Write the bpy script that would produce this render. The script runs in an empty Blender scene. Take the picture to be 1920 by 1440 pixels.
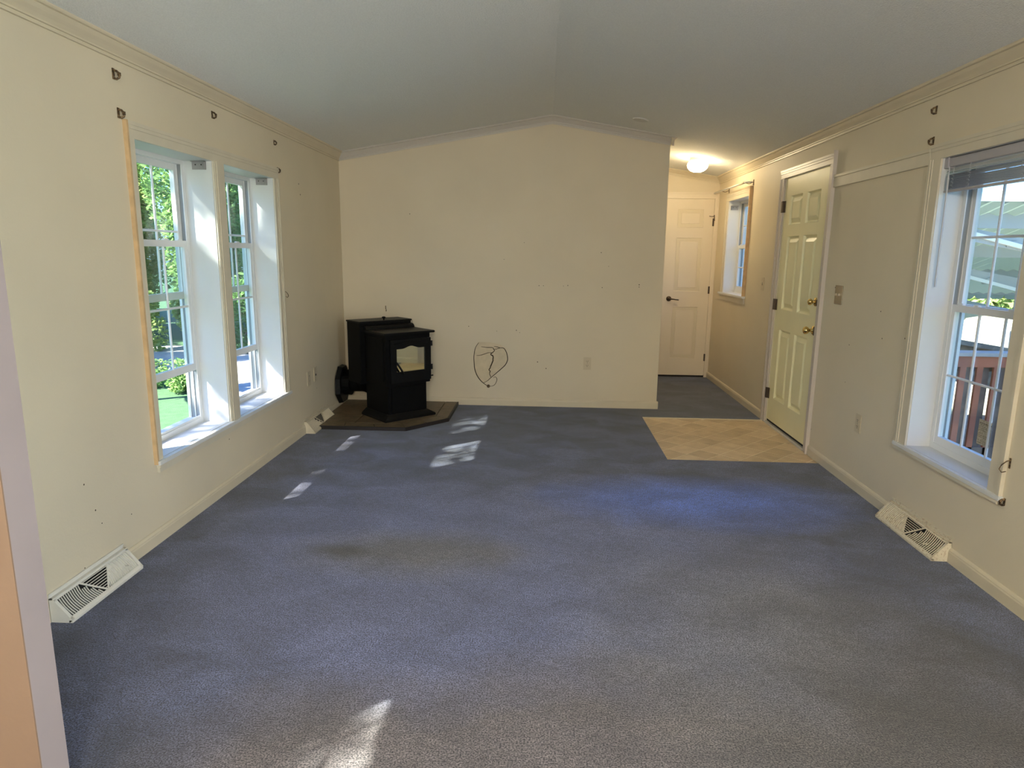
import bpy, bmesh, math, random
from mathutils import Vector, Matrix, noise
random.seed(7)
S = bpy.context.scene
COL = S.collection

# ------------------------------------------------------------------ camera
cam_d = bpy.data.cameras.new('camera')
cam = bpy.data.objects.new('camera', cam_d)
COL.objects.link(cam)
R_ = Vector((0.9987425, 0.0487094, 0.0118663)); U_ = Vector((-0.0209401, 0.1902464, 0.9815130)); F_ = Vector((-0.0455514, 0.9805273, -0.1910270))
M = Matrix((R_, U_, -F_)).transposed().to_4x4()
M.translation = Vector((1.8503, 0, 1.4))
cam.matrix_world = M
cam_d.sensor_width = 36.0
cam_d.lens = 1254.36 / 1920 * 36
cam_d.clip_start = 0.02
cam_d.clip_end = 300
S.camera = cam

# ------------------------------------------------------------------ exposure
S.view_settings.view_transform = 'Standard'
S.view_settings.look = 'None'
S.view_settings.gamma = 1
S.view_settings.use_curve_mapping = False
S.view_settings.exposure = 0.58

# ------------------------------------------------------------------ sky and sun
SUN = Vector((1, 0.83, -1.15)).normalized()          # direction the sunlight travels
world = bpy.data.worlds.new('world'); S.world = world
world.use_nodes = True
nt = world.node_tree; nt.nodes.clear()
wo = nt.nodes.new('ShaderNodeOutputWorld'); bg = nt.nodes.new('ShaderNodeBackground'); sky = nt.nodes.new('ShaderNodeTexSky')
sky.sky_type = 'NISHITA'; sky.sun_disc = False
sky.sun_elevation = math.asin(-SUN.z)
sky.sun_rotation = math.atan2(-SUN.x, -SUN.y)
sky.air_density = 1.0; sky.dust_density = 1.0; sky.ozone_density = 3.0
bg.inputs[1].default_value = 0.38
tn = nt.nodes.new('ShaderNodeMixRGB'); tn.blend_type = 'MULTIPLY'; tn.inputs[0].default_value = 1; tn.inputs[2].default_value = (0.52, 0.80, 1.25, 1)
nt.links.new(sky.outputs[0], tn.inputs[1]); nt.links.new(tn.outputs[0], bg.inputs[0]); nt.links.new(bg.outputs[0], wo.inputs[0])

sd = bpy.data.lights.new('sun', 'SUN'); sd.energy = 22; sd.angle = math.radians(0.6); sd.color = (1.0, 0.96, 0.88)
so = bpy.data.objects.new('sun', sd); COL.objects.link(so)
so.rotation_euler = (-SUN).to_track_quat('Z', 'Y').to_euler()

# added fill lamps behind the camera, out of frame (their fixtures are built further down)
FILL_LAMPS = [((1.95, -1.3, 2.02), 70), ((1.95, -3.4, 2.02), 130)]
for (l, p) in FILL_LAMPS:
    d = bpy.data.lights.new('fill_light', 'POINT'); d.energy = p; d.color = (1.0, 0.95, 0.87); d.shadow_soft_size = 0.16
    o = bpy.data.objects.new('fill_light', d); COL.objects.link(o); o.location = l

# added area light in place of daylight, outside an invented patio door (right wall)
PDY = (-1.75, 0.10)
d = bpy.data.lights.new('added_daylight', 'AREA'); d.shape = 'RECTANGLE'; d.size = 1.75; d.size_y = 1.9; d.energy = 150; d.color = (0.95, 0.96, 1.0)
o = bpy.data.objects.new('added_daylight', d); COL.objects.link(o); o.location = (4.05, (PDY[0] + PDY[1]) / 2, 1.03); o.rotation_euler = (math.radians(90), 0, math.radians(90))

# ------------------------------------------------------------------ dimensions
W = 3.7825; D = 6.125; D2 = 7.855; XE = 2.910
ZW = 2.260; SL = 0.1674; XR = W / 2
def zc(x): return ZW + SL * (x if x < XR else W - x)
YB = -4.8                                            # back of the kitchen end
GZ = -0.80                                           # ground outside

# ------------------------------------------------------------------ materials
def mat(name, col, rough=0.6, metal=0.0, spec=0.5, var=0.0, vscale=4.0, bump=0.0, bscale=60.0, emit=None, estr=0, col2=None, c2pos=(0.45, 0.6), detail=4, sheen=0):
    m = bpy.data.materials.new(name); m.use_nodes = True
    n = m.node_tree; b = n.nodes['Principled BSDF']
    b.inputs['Base Color'].default_value = (*col, 1); b.inputs['Roughness'].default_value = rough
    b.inputs['Metallic'].default_value = metal; b.inputs['Specular IOR Level'].default_value = spec
    if sheen: b.inputs['Sheen Weight'].default_value = sheen
    tc = n.nodes.new('ShaderNodeTexCoord')
    if var or col2:
        nz = n.nodes.new('ShaderNodeTexNoise'); nz.inputs['Scale'].default_value = vscale; nz.inputs['Detail'].default_value = detail
        n.links.new(tc.outputs['Object'], nz.inputs['Vector'])
        cr = n.nodes.new('ShaderNodeValToRGB')
        c2 = col2 or tuple(max(0, c * (1 - var)) for c in col); c1 = col if col2 else tuple(min(1, c * (1 + var)) for c in col)
        cr.color_ramp.elements[0].position = c2pos[0] if col2 else 0.3; cr.color_ramp.elements[1].position = c2pos[1] if col2 else 0.7
        cr.color_ramp.elements[0].color = (*c2, 1); cr.color_ramp.elements[1].color = (*c1, 1)
        n.links.new(nz.outputs['Fac'], cr.inputs[0]); n.links.new(cr.outputs[0], b.inputs['Base Color'])
    if bump:
        nb = n.nodes.new('ShaderNodeTexNoise'); nb.inputs['Scale'].default_value = bscale; nb.inputs['Detail'].default_value = 3
        n.links.new(tc.outputs['Object'], nb.inputs['Vector'])
        bp = n.nodes.new('ShaderNodeBump'); bp.inputs['Strength'].default_value = bump; bp.inputs['Distance'].default_value = 0.01
        n.links.new(nb.outputs['Fac'], bp.inputs['Height']); n.links.new(bp.outputs[0], b.inputs['Normal'])
    if emit:
        b.inputs['Emission Color'].default_value = (*emit, 1); b.inputs['Emission Strength'].default_value = estr
    return m

m_wall = mat('cream_wall_paint', (0.70, 0.605, 0.440), 0.55, var=0.035, vscale=1.6, bump=0.05, bscale=90)
m_ceil = mat('stippled_ceiling', (0.84, 0.84, 0.80), 0.9, var=0.05, vscale=140, bump=0.5, bscale=160)
m_trim = mat('cream_trim_paint', (0.67, 0.58, 0.42), 0.4, var=0.03, vscale=6)
m_white = mat('white_window_paint', (0.68, 0.675, 0.65), 0.4, var=0.02, vscale=5)
m_case = mat('casing_paint', (0.66, 0.59, 0.455), 0.4, var=0.04, vscale=8)
m_ecase = mat('shaded_door_casing', (0.60, 0.53, 0.46), 0.35)  # shade on the entry door casing is put into its colour
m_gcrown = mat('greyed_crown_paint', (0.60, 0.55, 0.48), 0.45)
m_vinyl = mat('white_vinyl_sash', (0.74, 0.74, 0.73), 0.35)
m_rawwood = mat('raw_wood_edge', (0.62, 0.42, 0.22), 0.7, var=0.12, vscale=20)
m_peach = mat('peach_wall_paint', (0.24, 0.150, 0.095), 0.6, var=0.03, vscale=5, bump=0.05)
m_lav = mat('partition_end_paint', (0.31, 0.255, 0.25), 0.6, var=0.03, vscale=5)
m_door = mat('bounce_tinted_entry_door', (0.86, 0.80, 0.50), 0.35, var=0.04, vscale=3)  # cream paint with greenish bounce light mixed into the colour
m_idoor = mat('closet_door_paint', (0.74, 0.64, 0.49), 0.4, var=0.02, vscale=5)
m_brass = mat('polished_brass', (0.75, 0.56, 0.22), 0.12, metal=1)
m_bronze = mat('dark_bronze', (0.10, 0.07, 0.05), 0.4, metal=0.7)
m_nickel = mat('satin_nickel', (0.45, 0.40, 0.33), 0.3, metal=1)
m_black = mat('black_stove_steel', (0.004, 0.004, 0.004), 0.5, spec=0.10, var=0.2, vscale=30)
m_blackcast = mat('black_cast_iron', (0.005, 0.005, 0.005), 0.42, spec=0.18, bump=0.15, bscale=180)
m_mirror = mat('stove_glass', (0.82, 0.90, 0.78), 0.03, metal=1)
m_vent = mat('register_enamel', (0.74, 0.70, 0.62), 0.35, metal=0.0, var=0.03, vscale=20)
m_dirtyvent = mat('dirty_register_enamel', (0.72, 0.64, 0.48), 0.45, col2=(0.50, 0.38, 0.24), c2pos=(0.32, 0.46), vscale=90)
m_dark = mat('gap_darkness', (0.012, 0.011, 0.010), 0.9)  # painted darkness for ducts and the gaps under doors
m_plate = mat('almond_plastic', (0.62, 0.52, 0.36), 0.35)
m_slot = mat('outlet_slot', (0.02, 0.017, 0.012), 0.8)
m_rust = mat('rusty_hook_metal', (0.24, 0.15, 0.07), 0.6, metal=0.4, col2=(0.05, 0.03, 0.015), vscale=120)
m_crack = mat('crack_shadow', (0.05, 0.03, 0.015), 0.9)
m_patch = mat('loose_plaster_patch', (0.66, 0.55, 0.37), 0.7, var=0.07, vscale=20)
m_padtile = mat('brown_hearth_tile', (0.21, 0.145, 0.078), 0.45, col2=(0.11, 0.078, 0.042), c2pos=(0.3, 0.75), vscale=14, bump=0.1)
m_grout = mat('dark_grout', (0.02, 0.015, 0.010), 0.9)
m_padedge = mat('dark_pad_edging', (0.018, 0.013, 0.012), 0.5)
m_vtile = mat('tan_vinyl_tile', (0.74, 0.56, 0.35), 0.4, col2=(0.60, 0.44, 0.26), c2pos=(0.3, 0.7), vscale=11, detail=8)
m_vgrout = mat('pale_tile_joint', (0.88, 0.78, 0.58), 0.5)
m_alu = mat('window_screen_track', (0.30, 0.31, 0.31), 0.5, metal=0.3)
m_blind = mat('grey_blind_vinyl', (0.42, 0.40, 0.42), 0.45)
m_clear = mat('clear_wand', (0.55, 0.56, 0.58), 0.15)
m_thr = mat('aluminium_threshold', (0.75, 0.74, 0.70), 0.3, metal=0.5)

def glass_mat(name, tint=(0.93, 0.97, 0.95), refl=0.06):
    m = bpy.data.materials.new(name); m.use_nodes = True; n = m.node_tree; n.nodes.clear()
    o = n.nodes.new('ShaderNodeOutputMaterial'); mx = n.nodes.new('ShaderNodeMixShader'); t = n.nodes.new('ShaderNodeBsdfTransparent'); g = n.nodes.new('ShaderNodeBsdfGlossy')
    t.inputs[0].default_value = (*tint, 1); g.inputs['Roughness'].default_value = 0.01; mx.inputs[0].default_value = refl
    n.links.new(t.outputs[0], mx.inputs[1]); n.links.new(g.outputs[0], mx.inputs[2]); n.links.new(mx.outputs[0], o.inputs[0])
    return m
m_glass = glass_mat('window_glass')

def leaf_mat(name, c1, c2, scale=1.2, trans=0.35):
    m = bpy.data.materials.new(name); m.use_nodes = True; n = m.node_tree; n.nodes.clear()
    o = n.nodes.new('ShaderNodeOutputMaterial'); mx = n.nodes.new('ShaderNodeMixShader'); d = n.nodes.new('ShaderNodeBsdfDiffuse'); t = n.nodes.new('ShaderNodeBsdfTranslucent')
    tc = n.nodes.new('ShaderNodeNewGeometry'); nz = n.nodes.new('ShaderNodeTexNoise'); nz.inputs['Scale'].default_value = scale; nz.inputs['Detail'].default_value = 6
    cr = n.nodes.new('ShaderNodeValToRGB'); cr.color_ramp.elements[0].position = 0.35; cr.color_ramp.elements[1].position = 0.65
    cr.color_ramp.elements[0].color = (*c1, 1); cr.color_ramp.elements[1].color = (*c2, 1)
    n.links.new(tc.outputs['Position'], nz.inputs['Vector']); n.links.new(nz.outputs['Fac'], cr.inputs[0])
    n.links.new(cr.outputs[0], d.inputs[0]); n.links.new(cr.outputs[0], t.inputs[0]); mx.inputs[0].default_value = trans
    n.links.new(d.outputs[0], mx.inputs[1]); n.links.new(t.outputs[0], mx.inputs[2]); n.links.new(mx.outputs[0], o.inputs[0])
    return m
m_leafA = leaf_mat('green_leaves', (0.10, 0.22, 0.07), (0.30, 0.46, 0.16))
m_leafB = leaf_mat('yellow_green_leaves', (0.20, 0.32, 0.08), (0.52, 0.60, 0.24))
m_leafC = leaf_mat('blue_green_leaves', (0.08, 0.20, 0.09), (0.24, 0.42, 0.20))
m_bark = mat('bark', (0.16, 0.13, 0.10), 0.9, var=0.3, vscale=12)
m_grass = mat('lawn', (0.060, 0.135, 0.055), 0.9, col2=(0.040, 0.100, 0.038), c2pos=(0.3, 0.7), vscale=9, bump=0.6, bscale=60)
m_drive = mat('pale_gravel', (0.34, 0.33, 0.32), 0.9, var=0.15, vscale=15, bump=0.3)

def carpet_mat():
    m = bpy.data.materials.new('blue_grey_carpet_pile'); m.use_nodes = True; n = m.node_tree; b = n.nodes['Principled BSDF']
    L = n.links.new; N = n.nodes.new
    tc = N('ShaderNodeTexCoord')
    def noise_(sc, det=3, dist=0.0, rough=0.5, vec=None):
        z = N('ShaderNodeTexNoise'); z.inputs['Scale'].default_value = sc; z.inputs['Detail'].default_value = det; z.inputs['Distortion'].default_value = dist
        z.inputs['Roughness'].default_value = rough; L(vec or tc.outputs['Object'], z.inputs['Vector']); return z
    def ramp(src, p0, p1, c0=(0, 0, 0), c1=(1, 1, 1)):
        r = N('ShaderNodeValToRGB'); r.color_ramp.elements[0].position = p0; r.color_ramp.elements[1].position = p1
        r.color_ramp.elements[0].color = (*c0, 1); r.color_ramp.elements[1].color = (*c1, 1); L(src, r.inputs[0]); return r
    def mix(fac, a, c, mode='MIX'):
        x = N('ShaderNodeMixRGB'); x.blend_type = mode
        if isinstance(fac, float): x.inputs[0].default_value = fac
        else: L(fac, x.inputs[0])
        for i, v in ((1, a), (2, c)):
            if isinstance(v, tuple): x.inputs[i].default_value = (*v, 1)
            else: L(v, x.inputs[i])
        return x.outputs[0]
    def blob(cx, cy, rx, ry, inner, outer, wob=0.35, wsc=2.2, ang=0.0):
        mp = N('ShaderNodeMapping'); mp.vector_type = 'TEXTURE'; mp.inputs['Location'].default_value = (cx, cy, 0); mp.inputs['Rotation'].default_value = (0, 0, ang); mp.inputs['Scale'].default_value = (rx, ry, 1)
        L(tc.outputs['Object'], mp.inputs[0])
        ln = N('ShaderNodeVectorMath'); ln.operation = 'LENGTH'; L(mp.outputs[0], ln.inputs[0])
        z = noise_(wsc, 4); a = N('ShaderNodeMath'); a.operation = 'MULTIPLY_ADD'; a.inputs[1].default_value = wob * 2; a.inputs[2].default_value = -wob; L(z.outputs['Fac'], a.inputs[0])
        s = N('ShaderNodeMath'); s.operation = 'ADD'; L(ln.outputs['Value'], s.inputs[0]); L(a.outputs[0], s.inputs[1])
        return ramp(s.outputs[0], inner, outer, (1, 1, 1), (0, 0, 0)).outputs[0]
    # pile: fine speckle of tufts, brushed lay
    fine = noise_(190, 3, rough=0.7); f = ramp(fine.outputs['Fac'], 0.40, 0.60)
    mp = N('ShaderNodeMapping'); mp.inputs['Scale'].default_value = (1.2, 1.6, 1); mp.inputs['Rotation'].default_value = (0, 0, 0.5); L(tc.outputs['Object'], mp.inputs[0])
    lay = noise_(2.6, 5, 0.6, vec=mp.outputs[0]); lr = ramp(lay.outputs['Fac'], 0.33, 0.68)
    mid = noise_(26, 4, 0.3, rough=0.65, vec=mp.outputs[0]); mr = ramp(mid.outputs['Fac'], 0.3, 0.7)
    base = mix(lr.outputs[0], (0.026, 0.031, 0.058), (0.056, 0.066, 0.122))
    # light on the middle painted in as paler blue, then taupe traffic wear
    lit_middle = blob(1.65, 2.75, 1.75, 1.55, 0.55, 1.15, 0.30, 1.6)
    base = mix(lit_middle, base, (0.078, 0.089, 0.172))
    wear1 = blob(2.0, 1.5, 1.5, 0.75, 0.5, 1.2)
    wear2 = blob(2.72, 2.35, 0.85, 0.95, 0.3, 1.1)
    wear3 = blob(1.25, 2.95, 0.62, 0.32, 0.3, 1.25)
    dark_near_right = blob(3.15, 1.55, 0.75, 1.0, 0.4, 1.2)  # darker brown zone towards the near right of the carpet
    c = mix(wear1, base, (0.096, 0.080, 0.083))
    c = mix(mix(0.62, (0, 0, 0), wear2), c, (0.108, 0.098, 0.086))
    c = mix(mix(0.75, (0, 0, 0), wear3), c, (0.100, 0.090, 0.080))
    c = mix(mix(0.88, (0, 0, 0), dark_near_right), c, (0.046, 0.038, 0.036))
    st = blob(0.93, 2.93, 0.24, 0.10, 0.2, 1.25, 0.5, 7.0, -0.1)
    c = mix(mix(0.85, (0, 0, 0), st), c, (0.030, 0.025, 0.018))
    st2 = blob(1.62, 2.95, 0.22, 0.16, 0.1, 1.25, 0.5, 6.0, 0.3)
    c = mix(mix(0.45, (0, 0, 0), st2), c, (0.048, 0.040, 0.032))
    sky_glow = blob(2.80, 3.75, 1.05, 0.50, 0.25, 1.2, 0.25)  # blue skylight below the right window, painted into the carpet colour
    c = mix(mix(0.8, (0, 0, 0), sky_glow), c, (0.055, 0.130, 0.50))
    hall = blob(3.2, 6.6, 0.9, 1.1, 0.7, 1.1, 0.1)
    c = mix(mix(0.6, (0, 0, 0), hall), c, (0.075, 0.070, 0.072))
    c = mix(1.0, c, mix(lr.outputs[0], (0.78, 0.78, 0.79), (1.22, 1.22, 1.21)), 'MULTIPLY')
    c = mix(1.0, c, mix(mr.outputs[0], (0.70, 0.70, 0.71), (1.28, 1.28, 1.27)), 'MULTIPLY')
    c = mix(1.0, c, mix(f.outputs[0], (0.16, 0.16, 0.19), (2.35, 2.35, 2.28)), 'MULTIPLY')
    L(c, b.inputs['Base Color']); b.inputs['Roughness'].default_value = 0.95; b.inputs['Specular IOR Level'].default_value = 0.1
    b.inputs['Sheen Weight'].default_value = 0.35; b.inputs['Sheen Roughness'].default_value = 0.5
    bp = N('ShaderNodeBump'); bp.inputs['Strength'].default_value = 0.7; bp.inputs['Distance'].default_value = 0.006
    L(fine.outputs['Fac'], bp.inputs['Height']); L(bp.outputs[0], b.inputs['Normal'])
    return m
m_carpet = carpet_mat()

# ------------------------------------------------------------------ mesh helpers
class MB:
    """Collects shapes and links them as one mesh object."""
    def __init__(s): s.v = []; s.f = []
    def poly(s, pts, faces):
        b = len(s.v); s.v += [tuple(p) for p in pts]; s.f += [tuple(b + i for i in f) for f in faces]; return s
    def box(s, x0, x1, y0, y1, z0, z1):
        if x0 > x1: x0, x1 = x1, x0
        if y0 > y1: y0, y1 = y1, y0
        if z0 > z1: z0, z1 = z1, z0
        p = [(x, y, z) for x in (x0, x1) for y in (y0, y1) for z in (z0, z1)]
        return s.poly(p, [(0, 1, 3, 2), (4, 6, 7, 5), (0, 4, 5, 1), (2, 3, 7, 6), (0, 2, 6, 4), (1, 5, 7, 3)])
    def obox(s, c, ax, ay, az, hx, hy, hz):
        c = Vector(c); ax = Vector(ax).normalized(); ay = Vector(ay).normalized(); az = Vector(az).normalized()
        p = [c + ax * (i * hx) + ay * (j * hy) + az * (k * hz) for i in (-1, 1) for j in (-1, 1) for k in (-1, 1)]
        return s.poly(p, [(0, 1, 3, 2), (4, 6, 7, 5), (0, 4, 5, 1), (2, 3, 7, 6), (0, 2, 6, 4), (1, 5, 7, 3)])
    def bar(s, a, b, w, h, up=(0, 0, 1)):
        a = Vector(a); b = Vector(b); d = (b - a); l = d.length; d.normalize(); up = Vector(up)
        sx = d.cross(up).normalized(); uz = sx.cross(d).normalized()
        return s.obox((a + b) / 2, d, sx, uz, l / 2, w / 2, h / 2)
    def tube(s, path, r, n=10, caps=True):
        path = [Vector(p) for p in path]; rs = r if isinstance(r, (list, tuple)) else [r] * len(path)
        b0 = len(s.v); prev = None
        for i, p in enumerate(path):
            d = (path[min(i + 1, len(path) - 1)] - path[max(i - 1, 0)]).normalized()
            if prev is None:
                prev = d.orthogonal().normalized()
            prev = (prev - d * prev.dot(d))
            prev = prev.normalized() if prev.length > 1e-6 else d.orthogonal().normalized()
            q = d.cross(prev)
            for k in range(n):
                a = 2 * math.pi * k / n
                s.v.append(tuple(p + (prev * math.cos(a) + q * math.sin(a)) * rs[i]))
        for i in range(len(path) - 1):
            for k in range(n):
                a = b0 + i * n + k; c = b0 + i * n + (k + 1) % n
                s.f.append((a, c, c + n, a + n))
        if caps:
            s.f.append(tuple(b0 + k for k in range(n))[::-1]); e = b0 + (len(path) - 1) * n
            s.f.append(tuple(e + k for k in range(n)))
        return s
    def lathe(s, prof, origin, axis=(0, 0, 1), n=24):
        axis = Vector(axis).normalized(); u = axis.orthogonal().normalized(); w = axis.cross(u); o = Vector(origin); b0 = len(s.v)
        for (r, h) in prof:
            for k in range(n):
                a = 2 * math.pi * k / n
                s.v.append(tuple(o + axis * h + (u * math.cos(a) + w * math.sin(a)) * max(r, 1e-4)))
        for i in range(len(prof) - 1):
            for k in range(n):
                a = b0 + i * n + k; c = b0 + i * n + (k + 1) % n
                s.f.append((a, c, c + n, a + n))
        s.f.append(tuple(b0 + k for k in range(n))[::-1]); e = b0 + (len(prof) - 1) * n; s.f.append(tuple(e + k for k in range(n)))
        return s
    def sweep(s, sections):
        n = len(sections[0]); b0 = len(s.v)
        for sec in sections: s.v += [tuple(p) for p in sec]
        for i in range(len(sections) - 1):
            for k in range(n):
                a = b0 + i * n + k; c = b0 + i * n + (k + 1) % n
                s.f.append((a, c, c + n, a + n))
        s.f.append(tuple(b0 + k for k in range(n))[::-1]); e = b0 + (len(sections) - 1) * n; s.f.append(tuple(e + k for k in range(n)))
        return s
    def prism(s, pts, z0, z1):
        n = len(pts)
        return s.poly([(x, y, z0) for x, y in pts] + [(x, y, z1) for x, y in pts],
                      [tuple(range(n))[::-1], tuple(range(n, 2 * n))] + [(i, (i + 1) % n, n + (i + 1) % n, n + i) for i in range(n)])
    def build(s, name, m, parent=None, bevel=0.0, smooth=False, **props):
        me = bpy.data.meshes.new(name); me.from_pydata(s.v, [], s.f); me.update()
        bm = bmesh.new(); bm.from_mesh(me); bmesh.ops.recalc_face_normals(bm, faces=bm.faces[:])
        if bevel: bmesh.ops.bevel(bm, geom=bm.edges[:], offset=bevel, segments=2, affect='EDGES', clamp_overlap=True)
        if smooth:
            for f in bm.faces: f.smooth = True
        bm.to_mesh(me); bm.free()
        if m: me.materials.append(m)
        o = bpy.data.objects.new(name, me); COL.objects.link(o)
        if parent: o.parent = parent
        for k, v in props.items(): o[k] = v
        return o
def link(name, me, parent=None, loc=None):
    o = bpy.data.objects.new(name, me); COL.objects.link(o)
    if parent: o.parent = parent
    if loc: o.location = loc
    return o
def thing(name, label, cat, group=None, loc=(0, 0, 0), rz=0.0):
    o = bpy.data.objects.new(name, None); COL.objects.link(o); o.location = loc; o.rotation_euler = (0, 0, rz)
    o.empty_display_size = 0.1; o['label'] = label; o['category'] = cat
    if group: o['group'] = group
    return o
def tag(o, label, cat, group=None):
    o['label'] = label; o['category'] = cat
    if group: o['group'] = group
    return o
def struct(name, label=None, loc=(0, 0, 0)):
    o = bpy.data.objects.new(name, None); COL.objects.link(o); o.location = loc; o['kind'] = 'structure'
    if label: o['label'] = label; 
    return o
def copy_tree(o, parent=None):
    c = o.copy(); COL.objects.link(c); c.parent = parent
    for ch in list(o.children): copy_tree(ch, c)
    return c
ST = dict(kind='structure')

# ------------------------------------------------------------------ room shell
VX0, VX1, VY0, VY1 = 2.735, W - 0.012, 4.545, 5.775      # vinyl entry patch
fl = MB()
xs = [0, VX0, VX1, W]; ys = [YB, VY0, VY1, D2]
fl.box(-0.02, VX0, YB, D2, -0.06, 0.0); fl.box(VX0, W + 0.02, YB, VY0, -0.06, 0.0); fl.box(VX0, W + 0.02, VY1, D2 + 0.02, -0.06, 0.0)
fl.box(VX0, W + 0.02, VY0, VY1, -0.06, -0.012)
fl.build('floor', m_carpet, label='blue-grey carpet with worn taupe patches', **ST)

ce = MB()
T = 0.06
for (a, b) in ((-0.2, XR), (XR, W + 0.2)):
    ce.poly([(a, YB, zc(a)), (b, YB, zc(b)), (b, D2 + .1, zc(b)), (a, D2 + .1, zc(a)), (a, YB, zc(a) + T), (b, YB, zc(b) + T), (b, D2 + .1, zc(b) + T), (a, D2 + .1, zc(a) + T)],
            [(0, 1, 2, 3), (4, 7, 6, 5), (0, 4, 5, 1), (1, 5, 6, 2), (2, 6, 7, 3), (3, 7, 4, 0)])
ce.build('ceiling', m_ceil, label='grey-white stippled vaulted ceiling', **ST)
# outer roof over the house
rf = MB()
for (a, b, za, zb) in ((-0.55, XR, 2.30, 2.82), (XR, W + 0.55, 2.82, 2.30)):
    rf.poly([(a, YB - .3, za), (b, YB - .3, zb), (b, D2 + 2, zb), (a, D2 + 2, za), (a, YB - .3, za + T), (b, YB - .3, zb + T), (b, D2 + 2, zb + T), (a, D2 + 2, za + T)],
            [(0, 1, 2, 3), (4, 7, 6, 5), (0, 4, 5, 1), (1, 5, 6, 2), (2, 6, 7, 3), (3, 7, 4, 0)])
m_roof = mat('roof_shingle', (0.12, 0.11, 0.10), 0.9)
rf.build('roof', m_roof, **ST)

def wall_with_holes(name, x0, x1, y0, y1, z0, z1, holes, m):
    """wall running along y between x0 and x1, holes = (ya, yb, za, zb)"""
    w = MB(); cur = y0
    for (a, b, c, d) in sorted(holes):
        w.box(x0, x1, cur, a, z0, z1)
        if c > z0: w.box(x0, x1, a, b, z0, c)
        w.box(x0, x1, a, b, d, z1); cur = b
    w.box(x0, x1, cur, y1, z0, z1)
    return w.build(name, m, **ST)
T_ = 0.22
AY = (3.045, 3.775); BY = (3.890, 4.620); WZ = (0.385, 1.890)
KY = (0.02, 0.74); KZ = (1.10, 1.90)
wl = wall_with_holes('wall_left', -T_, 0, YB, D + 0.1, -0.05, ZW + 0.03,
                [(KY[0], KY[1], KZ[0], KZ[1]), (AY[0], AY[1], *WZ), (BY[0], BY[1], *WZ)], m_wall)
RY = (2.835, 3.520); RZ = (0.410, 1.890)
DY = (4.825, 5.745); DZ = (0.0, 2.035)
HY = (6.665, 7.405); HZ = (1.005, 1.975)
wr = wall_with_holes('wall_right', W, W + 0.20, YB, D2 + 0.12, -0.05, ZW + 0.03,
                [(PDY[0], PDY[1], -0.05, 2.06), (*RY, *RZ), (DY[0], DY[1], -0.05, DZ[1]), (*HY, *HZ)], m_wall)
def gable(name, x0, x1, y0, y1, m, z0=-0.05):
    g = MB(); xsx = [x0] + ([XR] if x0 < XR < x1 else []) + [x1]
    pts = [(x0, z0)] + [(x, zc(x) + 0.01) for x in xsx] + [(x1, z0)]
    n = len(pts)
    g.poly([(x, y0, z) for x, z in pts] + [(x, y1, z) for x, z in pts], [tuple(range(n)), tuple(range(n, 2 * n))[::-1]] + [(i, n + i, n + (i + 1) % n, (i + 1) % n) for i in range(n)])
    return g.build(name, m, **ST)
wf = gable('wall_far', 0.0, XE, D, D + 0.11, m_wall)
gable('wall_hall_end', XE, W, D2, D2 + 0.11, m_wall)
wall_h = MB().box(XE - 0.10, XE, D + 0.11, D2, -0.05, zc(XE)).build('wall_hall', m_wall, **ST)
gable('wall_back', 0.0, W, YB - 0.1, YB, m_wall)

# partition stub at the left foreground: peach kitchen face, pale end face
PY0, PY1, PX = 1.395, 1.480, 0.626
p = MB().box(0.0, PX, PY0, PY1, 0.0, zc(0.0) - .002).build('wall_partition', m_lav, label='pale end of a partition wall', **ST)
pf = MB().box(0.0, PX, PY0 - 0.004, PY0, 0.0, zc(0.0) - .002).build('painted_face', m_peach, p)
pf['label'] = 'peach-painted kitchen face'
# chip of missing paint on the peach face
ch = MB(); ring = []
random.seed(3)
for k in range(11):
    a = 2 * math.pi * k / 11; r = 0.75 + random.random() * 0.4
    ring.append((0.0 + 0.011 * r * math.cos(a), 0.004 * r * math.sin(a)))
ch.poly([(0.592 + u, PY0 - 0.0048, 0.905 + v) for u, v in ring] + [(0.592 + u, PY0 - 0.004, 0.905 + v) for u, v in ring], [tuple(range(11)), tuple(range(11, 22))[::-1]] + [(i, 11 + i, 11 + (i + 1) % 11, (i + 1) % 11) for i in range(11)])
ch.build('paint_chip', mat('bare_primer', (0.85, 0.80, 0.70), 0.8), p)

# ------------------------------------------------------------------ crown moulding and baseboards
def crown_profile(slope_sign=1):
    return [(0.0, -0.070), (0.009, -0.070), (0.010, -0.062), (0.006, -0.060), (0.007, -0.056), (0.013, -0.055), (0.014, -0.049), (0.011, -0.047), (0.020, -0.036), (0.031, -0.024), (0.040, -0.015), (0.038, -0.012), (0.046, -0.011), (0.050, -0.006), (0.050, 0.004), (0.0, 0.004)]
def crown_side(name, x, sgn, y0, y1, m):
    c = MB(); secs = []
    for y in (y0, y1): secs.append([(x + sgn * o, y, ZW + h + SL * o * (1 if h > -0.02 else 0.4)) for o, h in crown_profile()])
    return c.sweep(secs).build(name, m, **ST)
def crown_gable(name, y, x0, x1, m, split=True):
    xsx = [x0] + ([XR] if (split and x0 < XR < x1) else []) + [x1]
    secs = [[(x, y - o, zc(x) + h) for o, h in crown_profile()] for x in xsx]
    return MB().sweep(secs).build(name, m, **ST)
crown_side('trim_1', 0, 1, YB, D, m_trim)
crown_side('trim_2', W, -1, YB, D2, m_trim)
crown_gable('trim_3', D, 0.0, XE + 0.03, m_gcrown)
crown_gable('trim_4', D2, XE, W, m_trim)
# short return of the far crown around the wall end
MB().sweep([[(XE + o, y, zc(XE) + h - SL * o) for o, h in crown_profile()] for y in (D - 0.045, D + 0.10)]).build('trim_5', m_trim, **ST)

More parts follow.
